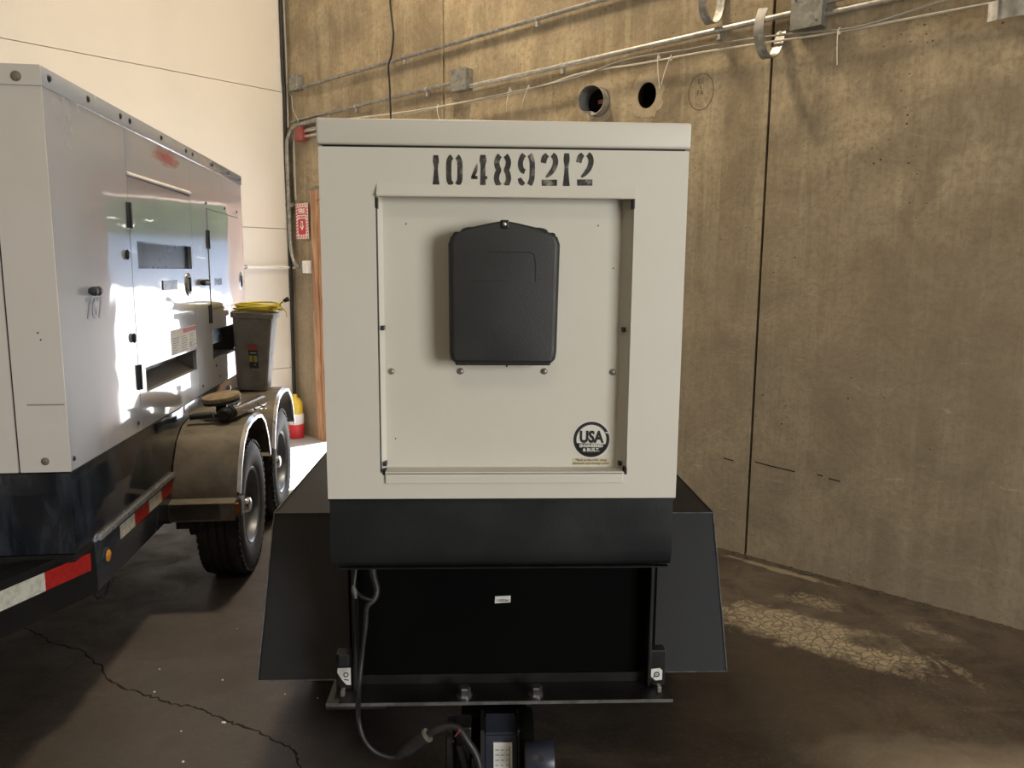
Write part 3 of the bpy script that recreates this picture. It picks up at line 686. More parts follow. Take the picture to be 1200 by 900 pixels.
b = MB(); b.tube([(.60, -.04, 1.23), (.30, -.04, 1.225), (.13, -.04, 1.20), (.09, -.04, 1.10), (.09, -.04, .62)], .010, 8, smooth=4); b.build('thin_pipe', 'wire_grey', o, 50)
b = MB(); b.box((-.06, -.06, .56), (.02, 0, .60), .004); b.build('clip', 'galv_dull', o)
o = on_wall('switch_box', 4.44, 1.625, 'white switch box at the foot of the curved conduit by the doorway', 'switch box')
b = MB(); b.box((-.03, -.055, -.058), (.055, 0, .058), .006); b.build('housing', 'sign_white', o)
b = MB(); b.box((-.10, -.045, -.045), (-.032, 0, .045), .004); b.build('side_box', 'galv_dull', o)
# fire sign
o = on_wall('fire_sign', 4.475, 2.045, 'red and white striped FIRE EXTINGUISHER sign with down arrow beside the doorway', 'sign')
b = MB(); b.plate(rect(-.10, -.16, .10, .16), .003, mat=T(0, -.035, 0) @ FRONT); b.build('sign_plate', 'sign_white', o)
b = MB()
def clip_quad(x, y, dx, w):   # slanted red bar
    return [(x, y), (x+w, y), (x+w+dx, y+.028), (x+dx, y+.028)]
for i in range(7):
    x = -.095+.028*i
    for y0 in (.128, -.157): b.plate(clip_quad(x, y0, .010 if x < .08 else 0, .013), .0008)
for i in range(9):
    y = -.125+.028*i
    for x0 in (-.099, .075): b.plate([(x0, y), (x0+.024, y+.014), (x0+.024, y+.028), (x0, y+.014)], .0008)
setmat(b, T(0, -.0382, 0) @ FRONT); b.build('border_stripes', 'sign_red', o)
b = MB(); b.plate(rect(-.072, .055, .072, .124), .0008); b.plate(rrect(-.066, -.124, .066, .022, .02), .0008); setmat(b, T(0, -.0382, 0) @ FRONT); b.build('red_field', 'sign_red', o)
b = text_mesh('FIRE', .062, bold=.002); setmat(b, T(0, -.0395, .088) @ FRONT); b.build('lettering', 'sign_white', o)
b = text_mesh('EXTINGUISHER', .020, bold=.0006); setmat(b, T(0, -.0395, .038) @ FRONT); b.build('lettering', 'sign_red', o)
b = MB(); b.plate([(0, -.085), (-.034, -.045), (-.016, -.045), (-.016, .0), (.016, .0), (.016, -.045), (.034, -.045)], .0008); setmat(b, T(0, -.0395, 0) @ FRONT); b.build('arrow', 'sign_white', o)
b = MB(); b.plate([(0, -.062), (-.014, -.046), (-.007, -.046), (-.007, -.012), (.007, -.012), (.007, -.046), (.014, -.046)], .0008); setmat(b, T(0, -.0405, 0) @ FRONT); b.build('arrow_core', 'sign_red', o)
b = MB(); b.box((-.05, -.035, -.04), (.05, 0, .04)); b.build('bracket', 'galv_dull', o)

# white wall: thin white conduit and black corner cable
o = empty('wall_conduit', wp(S0, 0, 1.62), atan2(WN.y, WN.x), 'thin white conduit running level along the white wall to the corner', 'conduit')
ky = 1 if sgn == 1 else -1
b = MB(); b.tube([(.0, ky*.03, 0), (6, ky*.03, 0)], .011, 10); b.build('pipe', 'sign_white', o, 40)
for x in (.5, 1.8, 3.2):
    b = MB(); b.box((x-.01, 0, -.018), (x+.01, ky*.042, .018)); b.build('clip', 'galv', o)
o = empty('corner_cable', wp(S0-.03, .05, 0), 0, 'black cable running up the corner between white and concrete walls', 'cable')
b = MB(); b.tube([(0, 0, .3), (.005, 0, 1.6), (-.008, .01, 2.6), (.005, 0, 3.2), (-.005, 0, 3.6), (0, 0, 5.9)], .016, 8, smooth=4); b.build('cable', 'wire_black', o, 50)
b = MB(); b.tube([(.03, -.012, 2.9), (.035, -.015, 3.4), (.028, -.01, 4.2), (.03, -.012, 5.9)], .008, 8, smooth=4); b.build('thin_cable', 'wire_grey', o, 50)

# container at the far corner
o = empty('oil_container', wp(4.57, .12, 0), WROT, 'red, white and yellow container on the floor at the far corner', 'container')
o.scale = (.80, .80, .84)
b = MB(); b.lathe([(.095, 0), (.10, .01), (.10, .15), (.095, .16)], 'Z', 24); b.build('base', 'red_plastic', o, 40)
b = MB(); b.lathe([(.092, .16), (.100, .17), (.100, .27), (.092, .28)], 'Z', 24); b.build('label_band', 'sign_white', o, 40)
b = MB(); b.lathe([(.090, .28), (.090, .40), (.06, .45), (.03, .47), (.03, .50)], 'Z', 24); b.build('neck', 'yellow', o, 40)

# ------------------------------------------------------------------ white generator on its trailer (middle)
GX0, GX1, GY, GZ0, GZ1 = -.412, .524, 2.0, .995, 1.974
gen = empty('towable_generator', (.055, 2.9, 0), 0, 'white towable generator numbered 10489212 on black trailer, seen end on', 'generator')
def G(b, name, mat, parent=None, smooth=None):
    par = parent or gen; setmat(b, T(-.055, -2.9, 0)); return b.build(name, mat, par, smooth)
# end wall with its opening (drawn as x,z)
RX0, RX1, RZ0, RZ1 = -.272, .3875, 1.066, 1.791
b = MB(); b.plate(rect(GX0, GZ0, GX1, 1.905), .02, [rect(RX0, RZ0, RX1, RZ1)], mat=T(0, GY+.02, 0) @ FRONT); G(b, 'end_wall', 'white')
b = MB(); b.box((GX1-.02, GY+.02, GZ0), (GX1, 4.15, 1.905)); b.box((GX0, GY+.02, GZ0), (GX0+.02, 4.15, 1.905)); b.box((GX0, 4.13, GZ0), (GX1, 4.15, 1.905)); b.box((GX0, GY+.02, GZ0), (GX1, 4.15, GZ0+.02)); G(b, 'side_wall', 'white')
b = MB(); b.box((GX0-.004, GY-.006, 1.910), (GX1+.003, 4.16, GZ1), .007, seg=3); G(b, 'roof_lid', 'white', smooth=40)
b = MB(); b.box((GX0+.01, GY+.004, 1.903), (GX1-.01, 4.1, 1.912)); G(b, 'lid_seal', 'pure_black')
b = MB(); b.box((GX0+.001, GY+.001, GZ0-.006), (GX1-.001, GY+.1, GZ0)); G(b, 'base_seal', 'pure_black')
# recessed panel, returns and flanges
RD = .045
b = MB(); b.box((RX0, GY+RD, RZ0), (RX1, GY+RD+.01, RZ1)); G(b, 'recess_panel', 'white_in')
b = MB(); b.loft([[(RX0, GY+.0205, RZ0), (RX0+.012, GY+RD, RZ0), (RX0, GY+RD, RZ0)], [(RX0, GY+.0205, RZ1), (RX0+.012, GY+RD, RZ1), (RX0, GY+RD, RZ1)]])
G(b, 'recess_return', 'white_in')
b = MB(); b.loft([[(RX1, GY+.0205, RZ0), (RX1-.022, GY+RD, RZ0), (RX1, GY+RD, RZ0)], [(RX1, GY+.0205, RZ1), (RX1-.022, GY+RD, RZ1), (RX1, GY+RD, RZ1)]])
G(b, 'recess_return', 'white_in')
b = MB(); b.loft([[(RX0+.004, GY-.012, RZ1-.004), (RX0+.004, GY+.0, RZ1+.026), (RX0+.004, GY+.0, RZ1-.004)], [(RX1+.002, GY-.012, RZ1-.004), (RX1+.002, GY+.0, RZ1+.026), (RX1+.002, GY+.0, RZ1-.004)]])
b.box((RX0+.004, GY-.010, RZ1-.006), (RX1+.002, GY+.02, RZ1-.002)); G(b, 'top_flange', 'white')
b = MB(); b.box((RX0+.014, GY-.006, RZ0-.028), (RX1-.010, GY, RZ0+.002), .002); b.box((RX0+.014, GY-.006, RZ0-.002), (RX1-.010, GY+RD, RZ0+.004)); G(b, 'bottom_sill', 'white')
b = MB(); b.box((RX0+.0004, GY+.002, RZ0+.001), (RX0+.0016, GY+RD-.001, RZ1-.008)); G(b, 'panel_gap', 'pure_black')
b = MB(); b.box((RX0-.001, GY-.001, RZ1-.035), (RX0+.004, GY+.03, RZ1-.008)); G(b, 'panel_gap', 'pure_black')
b = MB(); b.box((RX1-.004, GY-.001, RZ1-.03), (RX1+.001, GY+.03, RZ1-.006)); G(b, 'panel_gap', 'pure_black')
b = MB(); b.box((RX1-.006, GY-.001, RZ0-.005), (RX1+.001, GY+.03, RZ0+.012)); G(b, 'panel_gap', 'pure_black')
b = MB(); b.box((RX0+.006, GY-.001, RZ0-.005), (RX0+.014, GY+.03, RZ0+.006)); G(b, 'panel_gap', 'pure_black')
# pillow head bolts across the recess
for x, z in ((-.243, 1.3335), (-.0587, 1.334), (.166, 1.3345), (.351, 1.333)):
    b = MB(); b.lathe([(.0085, 0), (.0085, -.003), (.006, -.006), (.002, -.007)], 'Y', 16, T(x, GY+RD, z)); G(b, 'bolt', 'bolt', smooth=40)
for x, z in ((RX0+.010, 1.450), (RX1-.012, 1.449), (RX0+.010, 1.084), (RX1-.012, 1.084)):
    b = MB(); b.box((x-.006, GY+.024, z-.006), (x+.004, GY+RD+.004, z+.006), .001); G(b, 'clip', 'bolt_dark')
for x, z in ((.302, 1.72), (.345, 1.61), (-.20, 1.72), (-.235, 1.15)):
    b = MB(); b.lathe([(.002, 0), (.002, -.001)], 'Y', 8, T(x, GY+RD, z)); G(b, 'pin_hole', 'ink')
# document box
DX0, DX1, DZ0, DZ1 = -.0905, .199, 1.362, 1.716
DF = GY-.028
b = MB()
def dsec(y, g):   # outline of the box at depth y, shrunk by g
    cx = (DX0+DX1)/2; out = []
    top = [(DX1-.002-g, DZ1-.048), (DX1-.008-g, DZ1-.030), (DX1-.020-g, DZ1-.020), (DX1-.042, DZ1-.014-g*.5), (DX1-.060, DZ1-.006-g*.5), (cx+.040, DZ1+.004-g*.5), (cx+.014, DZ1+.009-g*.5), (cx, DZ1+.010-g*.5),
           (cx-.014, DZ1+.009-g*.5), (cx-.040, DZ1+.004-g*.5), (DX0+.060, DZ1-.006-g*.5), (DX0+.042, DZ1-.014-g*.5), (DX0+.020+g, DZ1-.020), (DX0+.008+g, DZ1-.030), (DX0+.002+g, DZ1-.048)]
    bot = [(DX0+.004+g, DZ0+.03), (DX0+.007+g, DZ0+.012), (DX0+.020, DZ0+g*.7), (cx, DZ0+g*.7), (DX1-.022, DZ0+g*.7), (DX1-.010-g, DZ0+.012), (DX1-.007-g, DZ0+.03)]
    return [(x, y, z) for x, z in top+bot]
b.loft([dsec(GY+RD, 0), dsec(DF+.018, 0), dsec(DF+.006, .003), dsec(DF+.001, .009), dsec(DF, .016)])
box = G(b, 'document_box', 'box_plastic', smooth=45)
def GB(b, name, mat, smooth=None):   # sub-parts of the box (its own origin equals the generator's)
    setmat(b, T(-.055, -2.9, 0)); return b.build(name, mat, box, smooth)
o = MB()
o.ribbon([(.012, 1.648), (.118, 1.648), (.130, 1.642), (.134, 1.62), (.134, 1.575)], .0022, .0004); o.ribbon([(-.03, 1.575), (.055, 1.576)], .0015, .0004); setmat(o, T(0, DF-.0003, 0) @ FRONT); GB(o, 'moulded_outline', 'pure_black')
for sx in (-1, 1):
    cx = (DX0+DX1)/2+sx*.084
    b = MB(); b.lathe([(.024, -.012), (.027, -.006), (.027, .020), (.024, .024)], 'Y', 20, T(cx, DF+.014, DZ1-.017) @ Matrix.Diagonal((1, 1, .42, 1))); GB(b, 'lid_hinge', 'pure_black', 40)
    b = MB(); b.lathe([(.010, -.01), (.011, .018)], 'Y', 12, T(cx+sx*.036, DF+.014, DZ1-.024) @ Matrix.Diagonal((1, 1, .6, 1))); GB(b, 'hinge_stud', 'pure_black', 40)
b = MB(); b.box(((DX0+DX1)/2-.011, DF-.002, DZ1-.010), ((DX0+DX1)/2+.011, DF+.02, DZ1+.012), .003); GB(b, 'latch', 'pure_black')
b = MB(); b.lathe([(.0048, 0), (.0048, -.003), (.002, -.005)], 'Y', 14, T((DX0+DX1)/2, DF-.002, DZ1+.001)); GB(b, 'rivet', 'bolt_light', 40)
b = MB(); b.box((DX0+.020, DF-.001, DZ0-.003), (DX1-.024, DF+.02, DZ0+.006), .002); b.lathe([(.004, -.002), (.004, .002)], 'X', 10, T((DX0+DX1)/2+.008, DF+.004, DZ0-.004)); GB(b, 'bottom_lip', 'pure_black')
# stencilled number
GLY = {
 '1': [([(.5, 1), (.5, .80), (.5, .60), (.5, .35), (.5, 0)], [.26, .34, .22, .26, .40])],
 '0': [([(.37, .96), (.25, .90), (.17, .75), (.17, .25), (.25, .10), (.37, .03)], .25), ([(.67, .96), (.77, .90), (.85, .75), (.85, .25), (.77, .10), (.67, .03)], .25)],
 '4': [([(.40, .72), (.30, .50), (.12, .28)], [.02, .17, .15]), ([(.02, .27), (.42, .27)], .15), ([(.76, 1), (.76, .80), (.76, .62), (.76, 0)], [.24, .32, .22, .27]), ([(.90, .27), (1.03, .27)], .15)],
 '8': [([(.36, .96), (.26, .90), (.17, .76), (.20, .62), (.29, .51), (.20, .40), (.15, .24), (.24, .10), (.36, .03)], .25), ([(.70, .96), (.80, .90), (.89, .76), (.85, .62), (.77, .51), (.86, .40), (.90, .24), (.81, .10), (.70, .03)], .25)],
 '9': [([(.37, .96), (.25, .88), (.15, .74), (.16, .60), (.26, .48), (.42, .44)], .24), ([(.08, .24), (.20, .12), (.36, .04)], [.16, .24, .20]), ([(.70, .96), (.80, .88), (.88, .70), (.88, .30), (.80, .12), (.70, .04)], .25)],
 '2': [([(.12, .70), (.20, .86), (.36, .95)], [.26, .28, .22]), ([(.67, .95), (.82, .88), (.89, .72), (.78, .54), (.55, .38), (.30, .27)], [.24, .26, .25, .24, .20, .10]), ([(.04, .105), (1.0, .11)], .29)],
}
def px(x, y): return (x-590)/468*1.0+.0555, 1.974-(y-141.5)/457
def smooth_stroke(p, wd):
    if len(p) < 3: return p, wd
    if not isinstance(wd, list): wd = [wd]*len(p)
    q = [(a[0], a[1], b_) for a, b_ in zip(p, wd)]; Q = [q[0]]+q+[q[-1]]; out = []
    for i in range(1, len(Q)-2):
        for k in range(4):
            f = k/4; out.append(tuple(.5*(2*b_+(c_-a_)*f+(2*a_-5*b_+4*c_-d_)*f*f+(3*b_-a_-3*c_+d_)*f**3) for a_, b_, c_, d_ in zip(*Q[i-1:i+3])))
    out.append(q[-1]); return [(o[0], o[1]) for o in out], [o[2] for o in out]
stn = [('1', 508.5, 181, 215), ('0', 530, 181, 215), ('4', 559, 180, 215), ('8', 586.6, 179, 215.5), ('9', 615, 177.5, 214.5), ('2', 642.5, 177, 214.5), ('1', 663, 177, 214), ('2', 684.7, 176, 213.8)]
for ch, cx, yt, yb in stn:
    x, zt = px(cx, yt); _, zb = px(cx, yb); w = .0405; h = zt-zb; b = MB()
    ST = 1.12 if ch == '1' else 1.32
    for pts_, wd in GLY[ch]:
        sc_ = w
        pts_, wd = smooth_stroke(pts_, wd)
        b.ribbon([(x+(p[0]-.5)*w, zb+p[1]*h) for p in pts_], [q*sc_*ST for q in wd] if isinstance(wd, list) else wd*sc_*ST, .0003)
    setmat(b, T(0, GY-.0004, 0) @ FRONT); G(b, 'stencil_digit', 'stencil')
# round badge
bx, bz, br = .2971, 1.1468, .0495
PY = GY+RD
b = MB(); b.plate(circle(bx, bz, br+.004, 40), .0006, mat=T(0, PY, 0) @ FRONT); bad = G(b, 'round_sticker', 'print_cream')
def GS(b, name, mat): setmat(b, T(-.055, -2.9, 0)); return b.build(name, mat, bad)
b = MB(); b.plate(circle(bx, bz, br, 48), .0004, [circle(bx, bz, br-.0085, 48)])
seg = [(bx+(br-.006)*cos(radians(a)), bz+(br-.006)*sin(radians(a))) for a in range(-167, -12, 5)]
b.plate(seg, .0004); setmat(b, T(0, PY-.0007, 0) @ FRONT); GS(b, 'black_ring', 'ink')
b = MB(); b.plate([(bx+.037, bz+.0215), (bx+.051, bz+.0180), (bx+.052, bz+.0150), (bx+.038, bz+.0185)], .0003, mat=T(0, PY-.0012, 0) @ FRONT); GS(b, 'ring_nick', 'print_cream')
b = text_mesh('USA', .0440, xs=.80, bold=.0020); setmat(b, T(bx-.0005, PY-.0012, bz+.0060) @ FRONT); GS(b, 'lettering', 'ink')
b = text_mesh('ENGINEERED', .0112, xs=.98, bold=.0005); setmat(b, T(bx, PY-.0016, bz-.0175) @ FRONT); GS(b, 'lettering', 'print_cream')
b = text_mesh('& BUILT.', .0122, bold=.0005); setmat(b, T(bx, PY-.0016, bz-.0290) @ FRONT); GS(b, 'lettering', 'print_cream')
b = MB(); b.plate(rect(bx-.051, bz-.072, bx+.051, bz-.052), .0004, mat=T(0, PY, 0) @ FRONT); st2 = G(b, 'small_print_sticker', 'print_tan')
for tx, dz in (('*Built in the USA using', -.0575), ('domestic and foreign parts', -.0665)):
    b = text_mesh(tx, .0092, bold=.0001); setmat(b, T(-.055, -2.9, 0) @ T(bx, PY-.0008, bz+dz) @ FRONT); b.build('lettering', M['ink_brown'], st2)

# black tank under the enclosure
b = MB(); sec = lambda x: [(x, GY+.012, GZ0-.006), (x, GY+.004, .90), (x, GY+.004, .845), (x, GY+.010, .815), (x, GY+.022, .800), (x, GY+.04, .795), (x, 4.1, .795), (x, 4.1, GZ0-.006)]
b.loft([sec(GX0+.002), sec(GX1-.004)]); G(b, 'base_tank', 'tank_black', smooth=50)
b = MB(); b.box((-.372, GY+.02, .789), (-.30, 2.2, .795)); b.box((GX0+.02, GY+.012, .7925), (GX1-.01, GY+.03, .7955)); G(b, 'tank_lip', 'black')
# chassis front plate under the tank, side posts and angle iron
PYb = 2.20
b = MB(); b.box((-.400, PYb, .33), (.530, PYb+.02, .795)); G(b, 'front_plate', 'recess_black')
for x0, x1 in ((-.384, -.372), (.499, .510)):
    b = MB(); b.box((x0, PYb-.05, .357), (x1, PYb+.02, .795), .003); G(b, 'side_post', 'black')
b = MB(); b.box((-.40, 2.225, .335), (.535, 2.70, .45)); b.box((-.40, 2.7, .42), (.51, 4.3, .50)); G(b, 'chassis_frame', 'recess_black')
b = MB(); b.box((-.452, 2.085, .348), (.562, 2.22, .356)); b.box((-.40, 2.19, .356), (.535, 2.198, .385)); b.box((-.452, 2.085, .338), (-.28, 2.15, .3479)); G(b, 'angle_iron', 'black')
b = MB(); b.box((-.452, 2.0835, .347), (.562, 2.0852, .3572)); G(b, 'worn_edge', 'fender_edge')
for x in (-.052, .160):
    b = MB(); b.lathe([(.024, 0), (.024, .003)], 'Z', 18, T(x, 2.12, .356)); b.lathe([(.0185, .003), (.0185, .024), (.014, .027)], 'Z', 6, T(x, 2.12, .356)); G(b, 'hex_bolt', 'chrome', smooth=25)
for x0, x1 in ((-.436, -.386), (.505, .555)):
    b = MB(); b.box((x0, 2.16, .357), (x1, 2.199, .47), .003); G(b, 'corner_bracket', 'black')
    b = MB(); b.box(((x0+x1)/2-.006, 2.12, .356), ((x0+x1)/2+.006, 2.14, .375), .002); G(b, 'bracket_nut', 'bolt')
b = MB(); b.plate([(-.430, .426), (-.392, .427), (-.392, .372), (-.405, .373), (-.418, .388), (-.432, .412)], .0008, mat=T(0, 2.159, 0) @ FRONT); G(b, 'white_tag', 'print_white')
b = MB(); b.plate(circle(-.406, .405, .008, 12), .0005, [circle(-.406, .405, .005, 12)]); b.ribbon([(-.412, .390), (-.398, .388)], .003, .0005); setmat(b, T(0, 2.158, 0) @ FRONT); G(b, 'tag_print', 'ink')
b = MB(); b.plate([(.512, .411), (.538, .414), (.546, .406), (.546, .376), (.526, .374), (.512, .386)], .0008, mat=T(0, 2.159, 0) @ FRONT); G(b, 'white_tag', 'print_white')
b = MB(); b.plate(circle(.529, .394, .009, 12), .0005, [circle(.529, .394, .005, 12)]); b.plate(circle(.529, .394, .002, 8), .0005); b.ribbon([(.518, .383), (.523, .388)], .003, .0005); setmat(b, T(0, 2.158, 0) @ FRONT); G(b, 'tag_print', 'ink')
b = MB(); b.box((-.420, 2.12, .450), (-.389, 2.16, .488), .003); G(b, 'frame_lug', 'fender_black')
# label on the front plate
b = MB(); b.plate([(.0, .607), (.047, .610), (.048, .631), (.001, .629)], .0008, mat=T(.038, PYb, 0) @ FRONT); lb = G(b, 'paper_label', 'print_white')
b = text_mesh('11022361', .0105, bold=.0002); setmat(b, T(-.055, -2.9, 0) @ T(.062, PYb-.0012, .616) @ FRONT); b.build('lettering', M['ink'], lb)
# fenders: sloping front, flat top, folded sides
def fender(xo, xi, ytop, ztop, ybot, zbot, yend):
    s_ = 1 if xo > xi else -1
    b = MB()
    yb2 = yend+.25
    A = [(xo, ybot, zbot), (xo, ytop, ztop), (xo, yend, ztop), (xo, yb2, zbot)]
    # outer side
    t = bmesh.new(); th = .006
    def slab(q, off):
        a_ = [t.verts.new(p) for p in q]; c_ = [t.verts.new(Vector(p)+Vector(off)) for p in q]
        t.faces.new(a_); t.faces.new(c_[::-1]); m = len(q)
        for i in range(m): t.faces.new((a_[i], c_[i], c_[(i+1) % m], a_[(i+1) % m]))
    slab(A, (-s_*th, 0, 0))
    slab([(xo, ybot, zbot), (xi, ybot, zbot), (xi, ytop, ztop), (xo, ytop, ztop)], (0, th, -th*.3))
    slab([(xo, ytop, ztop), (xi, ytop, ztop), (xi, yend, ztop), (xo, yend, ztop)], (0, 0, -th))
    slab([(xo, yend, ztop), (xi, yend, ztop), (xi, yb2, zbot), (xo, yb2, zbot)], (0, -th, -th*.3))
    bmesh.ops.recalc_face_normals(t, faces=t.faces[:]); b.join(t)
    f = G(b, 'fender', 'fender_black')
    e = MB(); r = .0022
    e.tube([(xo, ybot, zbot), (xo, ytop, ztop), (xo, yend, ztop)], r, 6); e.tube([(xo, ytop, ztop), (xi, ytop, ztop)], r*.9, 6); e.tube([(xo, ybot, zbot), (xi, ybot, zbot)], r*.8, 6)
    setmat(e, T(-.055, -2.9, 0)); e.build('worn_edge', M['fender_edge'], f)
fender(-.700, -.400, 2.52, .790, 2.262, .331, 3.95)
fender(.812, .530, 2.58, .765, 2.355, .292, 3.90)
b = MB(); b.box((-.422, 2.30, .70), (-.408, 2.50, .80), .002); G(b, 'fender_gusset', 'pure_black')
# wheels under the fenders
def tyre_prof(R_, w, rim_r):
    h = w/2
    return [(rim_r, -h*.78), (rim_r+.02, -h*.92), (rim_r+(R_-rim_r)*.55, -h), (R_-.035, -h*.94), (R_-.010, -h*.80), (R_, -h*.66),
            (R_, -h*.42), (R_-.009, -h*.40), (R_-.009, -h*.32), (R_, -h*.30), (R_, -h*.06), (R_-.009, -h*.04), (R_-.009, h*.04), (R_, h*.06),
            (R_, h*.30), (R_-.009, h*.32), (R_-.009, h*.40), (R_, h*.42), (R_, h*.66), (R_-.010, h*.80), (R_-.035, h*.94), (rim_r+(R_-rim_r)*.55, h), (rim_r+.02, h*.92), (rim_r, h*.78)]
def wheel(par, loc, R_=.355, w=.225, rim_r=.195, side=1):
    b = MB(); b.lathe(tyre_prof(R_, w, rim_r), 'X', 64, closed=True)
    for i in range(56):    # shoulder tread blocks
        a = 2*pi*i/56
        for sx in (-1, 1):
            m = Matrix.Rotation(a, 4, 'X') @ T(sx*w*.39, 0, R_-.013)
            b.box((-w*.06, -.011, -.008), (w*.075, .011, .006), 0, m)
    tyre = b.build('wheel', 'rubber', par, 35, loc=loc)
    b = MB(); h = w/2*side
    b.lathe([(rim_r+.006, h*.80), (rim_r+.010, h*.86), (rim_r+.004, h*.90), (rim_r-.008, h*.84), (rim_r-.014, h*.5), (rim_r-.03, h*.30), (rim_r-.055, h*.18), (.12, h*.12), (.10, h*.22), (.075, h*.30), (.055, h*.30), (.001, h*.30)], 'X', 48, cap=False)
    b.lathe([(rim_r+.006, h*.80), (rim_r-.004, h*.0), (rim_r-.004, -h*.8)], 'X', 48, cap=False)
    b.build('rim', 'rim', tyre, 35)
    b = MB(); b.lathe([(.046, h*.28), (.044, h*.62), (.036, h*.78), (.020, h*.84), (.001, h*.85)], 'X', 24, cap=False)
    for i in range(6):
        a = 2*pi*i/6; b.lathe([(.011, h*.26), (.011, h*.46), (.006, h*.50)], 'X', 6, T(0, .072*cos(a), .072*sin(a)))
    b.build('hub', 'chrome', tyre, 35)
    b = MB()
    for i in range(8):
        a = 2*pi*(i+.5)/8; b.lathe([(.017, h*.175), (.017, h*.20)], 'X', 12, T(0, .148*cos(a), .148*sin(a)))
    b.build('rim_hole', 'pure_black', tyre)
    return tyre
for x, y in ((-.585, 2.98), (.690, 3.03), (-.585, 3.68), (.690, 3.73)):
    wheel(gen, (x-.055, y-2.9, .335), .335, .20, .185, -1 if x < 0 else 1)
b = MB(); b.cyl((-.50, 2.98, .335), (.60, 3.03, .335), .03); b.cyl((-.50, 3.68, .335), (.60, 3.73, .335), .03); G(b, 'axle', 'black')
# drawbar under the angle iron
b = MB(); b.box((-.06, 2.05, .20), (.13, 2.6, .335), .004); G(b, 'drawbar_mount', 'recess_black')
b = MB(); dsc = lambda x: [(x, 2.06, .338), (x, 1.985, .318), (x, 1.90, .12), (x, 1.93, .09), (x, 2.06, .09)]
b.loft([dsc(.006), dsc(.098)]); bmesh.ops.bevel(b.bm, geom=b.bm.edges[:], offset=.005, segments=2, affect='EDGES'); G(b, 'pintle_housing', 'blue_black', smooth=30)
b = MB()
nrm = Vector((0, -.198, .085)).normalized()
for x0, x1 in ((-.004, .006), (.099, .110), (.124, .132)):
    b.loft([[(x, 2.06, .345), (x, 1.975, .335), (x, 1.885, .10), (x, 2.06, .08)] for x in (x0, x1)])
G(b, 'side_plate', 'black')
b = MB(); b.plate(rect(-.026, -.075, .026, .055), .0008)
ax = Matrix(((1, 0, 0, 0), (0, .394, -.919, 0), (0, .919, .394, 0), (0, 0, 0, 1)))
setmat(b, T(.058, 1.9530, .248) @ ax); pl = G(b, 'data_label', 'print_white')
b = MB()
for i in range(9):
    for j in range(3): b.ribbon([(-.021+.015*j, -.068+.013*i), (-.021+.015*j+random.uniform(.006, .012), -.068+.013*i)], .0022, .0002)
b.ribbon([(.019, .045), (.019, -.07)], .003, .0002)
setmat(b, T(-.055, -2.9, 0) @ T(.058, 1.9518, .2485) @ ax); b.build('print_lines', M['ink_grey'], pl)
b = MB(); b.ribbon([(-.016, 0), (.012, 0)], .003, .0004); setmat(b, T(.045, 1.9755, .300) @ ax); G(b, 'cast_mark', 'fender_edge')
b = MB(); b.lathe([(.050, 0), (.053, .004), (.053, .075), (.050, .080), (.040, .080), (.040, .02)], 'X', 32, T(.116, 1.93, .272), cap=False); b.lathe([(.05, .0), (.001, .0)], 'X', 32, T(.116, 1.93, .272), cap=False); G(b, 'swivel_tube', 'blue_black', smooth=40)
b = MB()
for a in (50, 100, 150):
    p = Vector((.158, 1.93-.0525*sin(radians(a)), .272+.0525*cos(radians(a)))); d = Vector((0, -sin(radians(a)), cos(radians(a))))
    b.cyl(p, p+d*.0012, .0085, 14)
G(b, 'tube_hole', 'pure_black')
b = MB(); b.lathe([(.10, -.02), (.105, -.012), (.105, .012), (.10, .02)], 'X', 36, T(.125, 2.03, .25)); G(b, 'swivel_disc', 'recess_black', smooth=40)
b = MB(); b.lathe([(.080, -.012), (.095, -.008), (.095, .008), (.080, .012)], 'X', 32, T(-.09, 2.04, .24) @ Matrix.Diagonal((1, .7, 1, 1))); b.box((-.075, 1.99, .13), (-.03, 2.06, .335), .004); b.loft([[(-.07, 1.96, .30), (-.055, 1.96, .30), (-.055, 1.98, .30)], [(-.02, 1.93, .12), (-.005, 1.93, .12), (-.005, 1.95, .12)]]); G(b, 'safety_chain_bracket', 'black')
b = MB(); b.lathe([(.008, 0), (.008, .012), (.004, .016)], 'Y', 6, T(-.040, 1.955, .215)); b.lathe([(.004, 0), (.004, .03)], 'X', 8, T(-.062, 1.965, .215)); b.lathe([(.005, 0), (.005, .006)], 'Y', 10, T(-.083, 1.99, .293)); G(b, 'brass_fitting', 'bolt')
# trailer cable with its plug
cab = MB()
cp = [(-.318, 2.13, .80), (-.316, 2.13, .733), (-.306, 2.13, .685), (-.312, 2.12, .660), (-.332, 2.11, .638), (-.338, 2.11, .578), (-.352, 2.10, .46), (-.352, 2.05, .401), (-.340, 1.97, .385), (-.328, 1.95, .345), (-.310, 1.95, .310), (-.285, 1.95, .288), (-.252, 1.95, .275), (-.225, 1.95, .280)]
cab.tube(cp, lambda f: .012-.005*min(1, f*2.5), 10, smooth=6)
cb = G(cab, 'trailer_cable', 'cord_black', smooth=60)
def CB(b, name, mat, smooth=None): setmat(b, T(-.055, -2.9, 0)); return b.build(name, mat, cb, smooth)
b = MB(); b.tube([(-.362, 2.13, .80), (-.366, 2.13, .74), (-.370, 2.12, .70), (-.362, 2.12, .680), (-.340, 2.11, .668), (-.315, 2.11, .66)], .006, 8, smooth=4); CB(b, 'branch_wire', 'cord_black', 60)
b = MB(); b.tube([(-.371, 2.112, .706), (-.367, 2.108, .690), (-.363, 2.106, .668)], lambda f: .004+.005*sin(pi*f), 8); CB(b, 'tape_end', 'fender_edge', 60)
